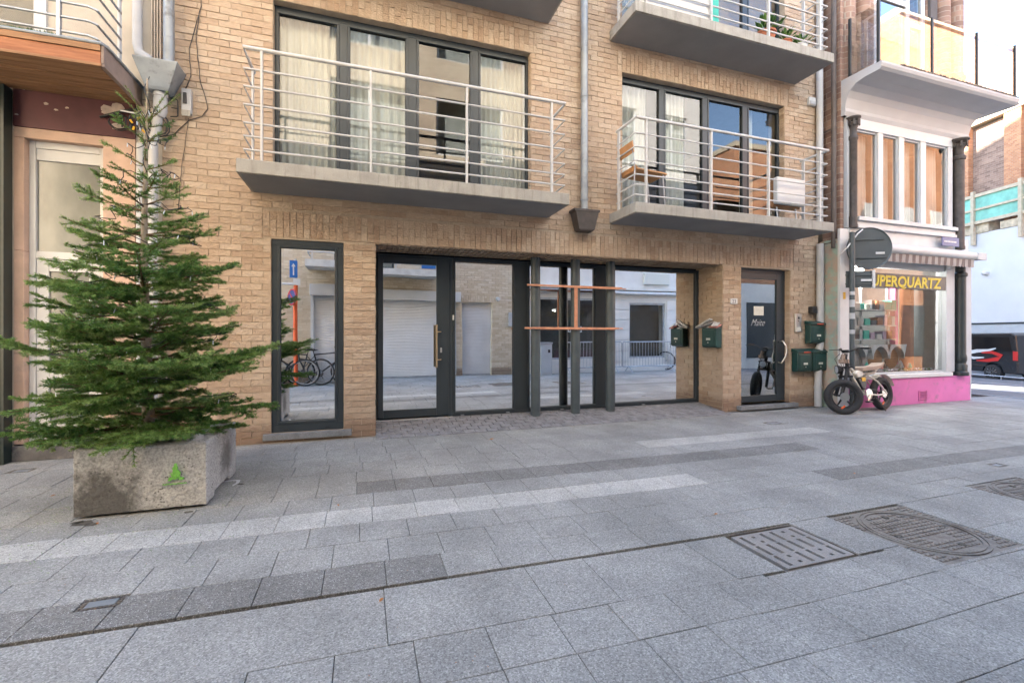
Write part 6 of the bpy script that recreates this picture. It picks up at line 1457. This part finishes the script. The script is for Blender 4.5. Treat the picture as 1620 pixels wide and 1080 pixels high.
# buildings further right: lit orange brick, beyond the street mouth
ob2 = thing('orange_brick_building', 'sunlit orange brick house beyond the street mouth, mirrored in the upstairs windows', 'building', (24, -4, 0))
boxes('wall', BT_RED, ob2, (14.5, 19, -12, -2.5, 3.4, 9.0), (21, 35, -5, -2.5, -.5, 14.5)); boxes('cornice', YELLOWP, ob2, (14.45, 19, -12, -2.4, 9.0, 9.2), (21, 35, -5, -2.4, 14.5, 14.8)); boxes('ground_floor', STUCCO_W, ob2, (14.5, 19, -12, -2.48, -.5, 3.39))
for i in range(5): boxes('window', WHITE, ob2, (16.3+i*2.2, 17.3+i*2.2, -2.5, -2.46, 5.2, 7)); boxes('shopfront', ANTHRA, ob2, (15.1+i*2.7, 16.6+i*2.7, -2.5, -2.45, .3, 2.6))
# far left end of the street
lf_ = thing('brick_building', 'brick houses further up the street to the left, out of direct view', 'building', (-14, OY, 0))
boxes('wall', BT_TAN, lf_, (-24, -12.1, -8, OY-.01, 0, 10.5))
text_part('bo uop', .3, WHITE, os_, (7.1, OY-.09, 1.35), (math.pi/2, 0, math.pi), name='window_lettering', ext=.002, bold=.006)
text_part('o  u', .3, WHITE, os_, (6.9, OY-.09, 1.68), (math.pi/2, 0, math.pi), name='window_lettering', ext=.002, bold=.006)
# barriers along the stucco shop
def barrier(label):
    t = thing('crowd_barrier', label, 'barrier', (0, 0, 0), 'metal crowd barriers across the street')
    m = MB(); m.tube([(-1.1, 0, .2), (-1.1, 0, .98), (-1.05, 0, 1.03), (1.05, 0, 1.03), (1.1, 0, .98), (1.1, 0, .2)], .02, 8, closed=True); m.build('frame', GALV, t, smooth='auto')
    for i in range(18): x = -1.0+i*.1176; m = MB(); m.tube([(x, 0, .2), (x, 0, 1.03)], .007, 5); m.build('bar', GALV, t)
    for x in (-.85, .85):
        m = MB(); m.tube([(x, -.25, .0), (x, 0, .22), (x, .25, 0)], .013, 6); m.build('foot', GALV, t)
    return t
b0 = barrier('crowd barrier nearest the cream brick house across the street'); b0.location = (7.15, -.1, 0); b0.rotation_euler.z = R(2)
dup(b0, (9.4, -.12, 0), R(-2), 'crowd barrier farther right, in front of the stucco pilaster across the street')
ub = thing('utility_cabinet', 'grey utility cabinet with stickers beside the barriers across the street', 'cabinet', (5.55, -.25, 0))
boxes('cabinet', PVC, ub, (5.35, 5.75, -.4, -.1, 0, .98), bevel=.01); boxes('lid', GALV, ub, (5.33, 5.77, -.42, -.08, .982, 1.03), bevel=.01); boxes('door', SHOPGREY, ub, (5.38, 5.72, -.1, -.09, .08, .9)); boxes('sticker', BLACK, ub, (5.6, 5.68, -.089, -.087, .7, .8))
# orange pole with signs and bicycles
os2 = thing('street_sign', 'orange post with a blue arrow sign and a no parking disc across the street', 'traffic sign', (-1.58, -.2, 0))
m = MB(); m.lathe([(.05, 0), (.05, 2.55), (.0, 2.57)], (-1.55, -.22, 0), 12); m.build('post', ORANGE, os2, smooth='auto'); m = MB(); m.lathe([(.03, 2.5), (.03, 3.15)], (-1.55, -.22, 0), 8); m.build('upper_post', GALV, os2)
boxes('blue_plate', BLUE2, os2, (-1.68, -1.5, -.17, -.155, 2.68, 3.1), bevel=.004)
m = MB(); m.prism([(-1.605, 2.74), (-1.575, 2.74), (-1.575, 2.95), (-1.54, 2.95), (-1.59, 3.03), (-1.64, 2.95), (-1.605, 2.95)], .004, 'Y', -.155); m.build('arrow', WHITE, os2)
boxes('white_plate', WHITE, os2, (-1.6, -1.44, -.17, -.15, 2.5, 2.66)); m = MB(); m.tube([(-2.2, -.18, 2.52), (-1.5, -.18, 2.52)], .025, 8); m.build('arm', WHITE, os2)
m = MB(Matrix.Translation((-1.62, -.18, 2.2)) @ Matrix.Rotation(R(55), 4, 'Z')); m.lathe([(0, .0), (.2, .0), (.2, .01), (0, .01)], (0, 0, 0), 24, axis='Y'); m.build('blue_disc', BLUE, os2)
m = MB(Matrix.Translation((-1.62, -.18, 2.2)) @ Matrix.Rotation(R(55), 4, 'Z')); m.lathe([(.17, .011), (.2, .011), (.2, .014), (.17, .014), (.17, .011)], (0, 0, 0), 24, axis='Y'); m.obox((0, .012, 0), (.36, .004, .03), Matrix.Rotation(.78, 3, 'Y')); m.build('red_ring', RED, os2)
GB = 'bicycles parked by the orange post across the street'
bk = city_bike('dark bicycle nearest the orange post across the street', BLACK, GB); bk.location = (-1.5, -.34, 0); bk.rotation_euler = (0, R(0), R(8))
dup(bk, (-1.85, -.22, 0), R(186), 'dark bicycle left of the orange post across the street', GB); dup(bk, (-.95, -.42, 0), R(176), 'dark bicycle in front of the wide white shutter across the street', GB)
b4 = city_bike('cream and red bicycle beyond the barriers across the street', CREAMPAINT); b4.location = (10.75, -.2, 0); b4.rotation_euler.z = R(50)
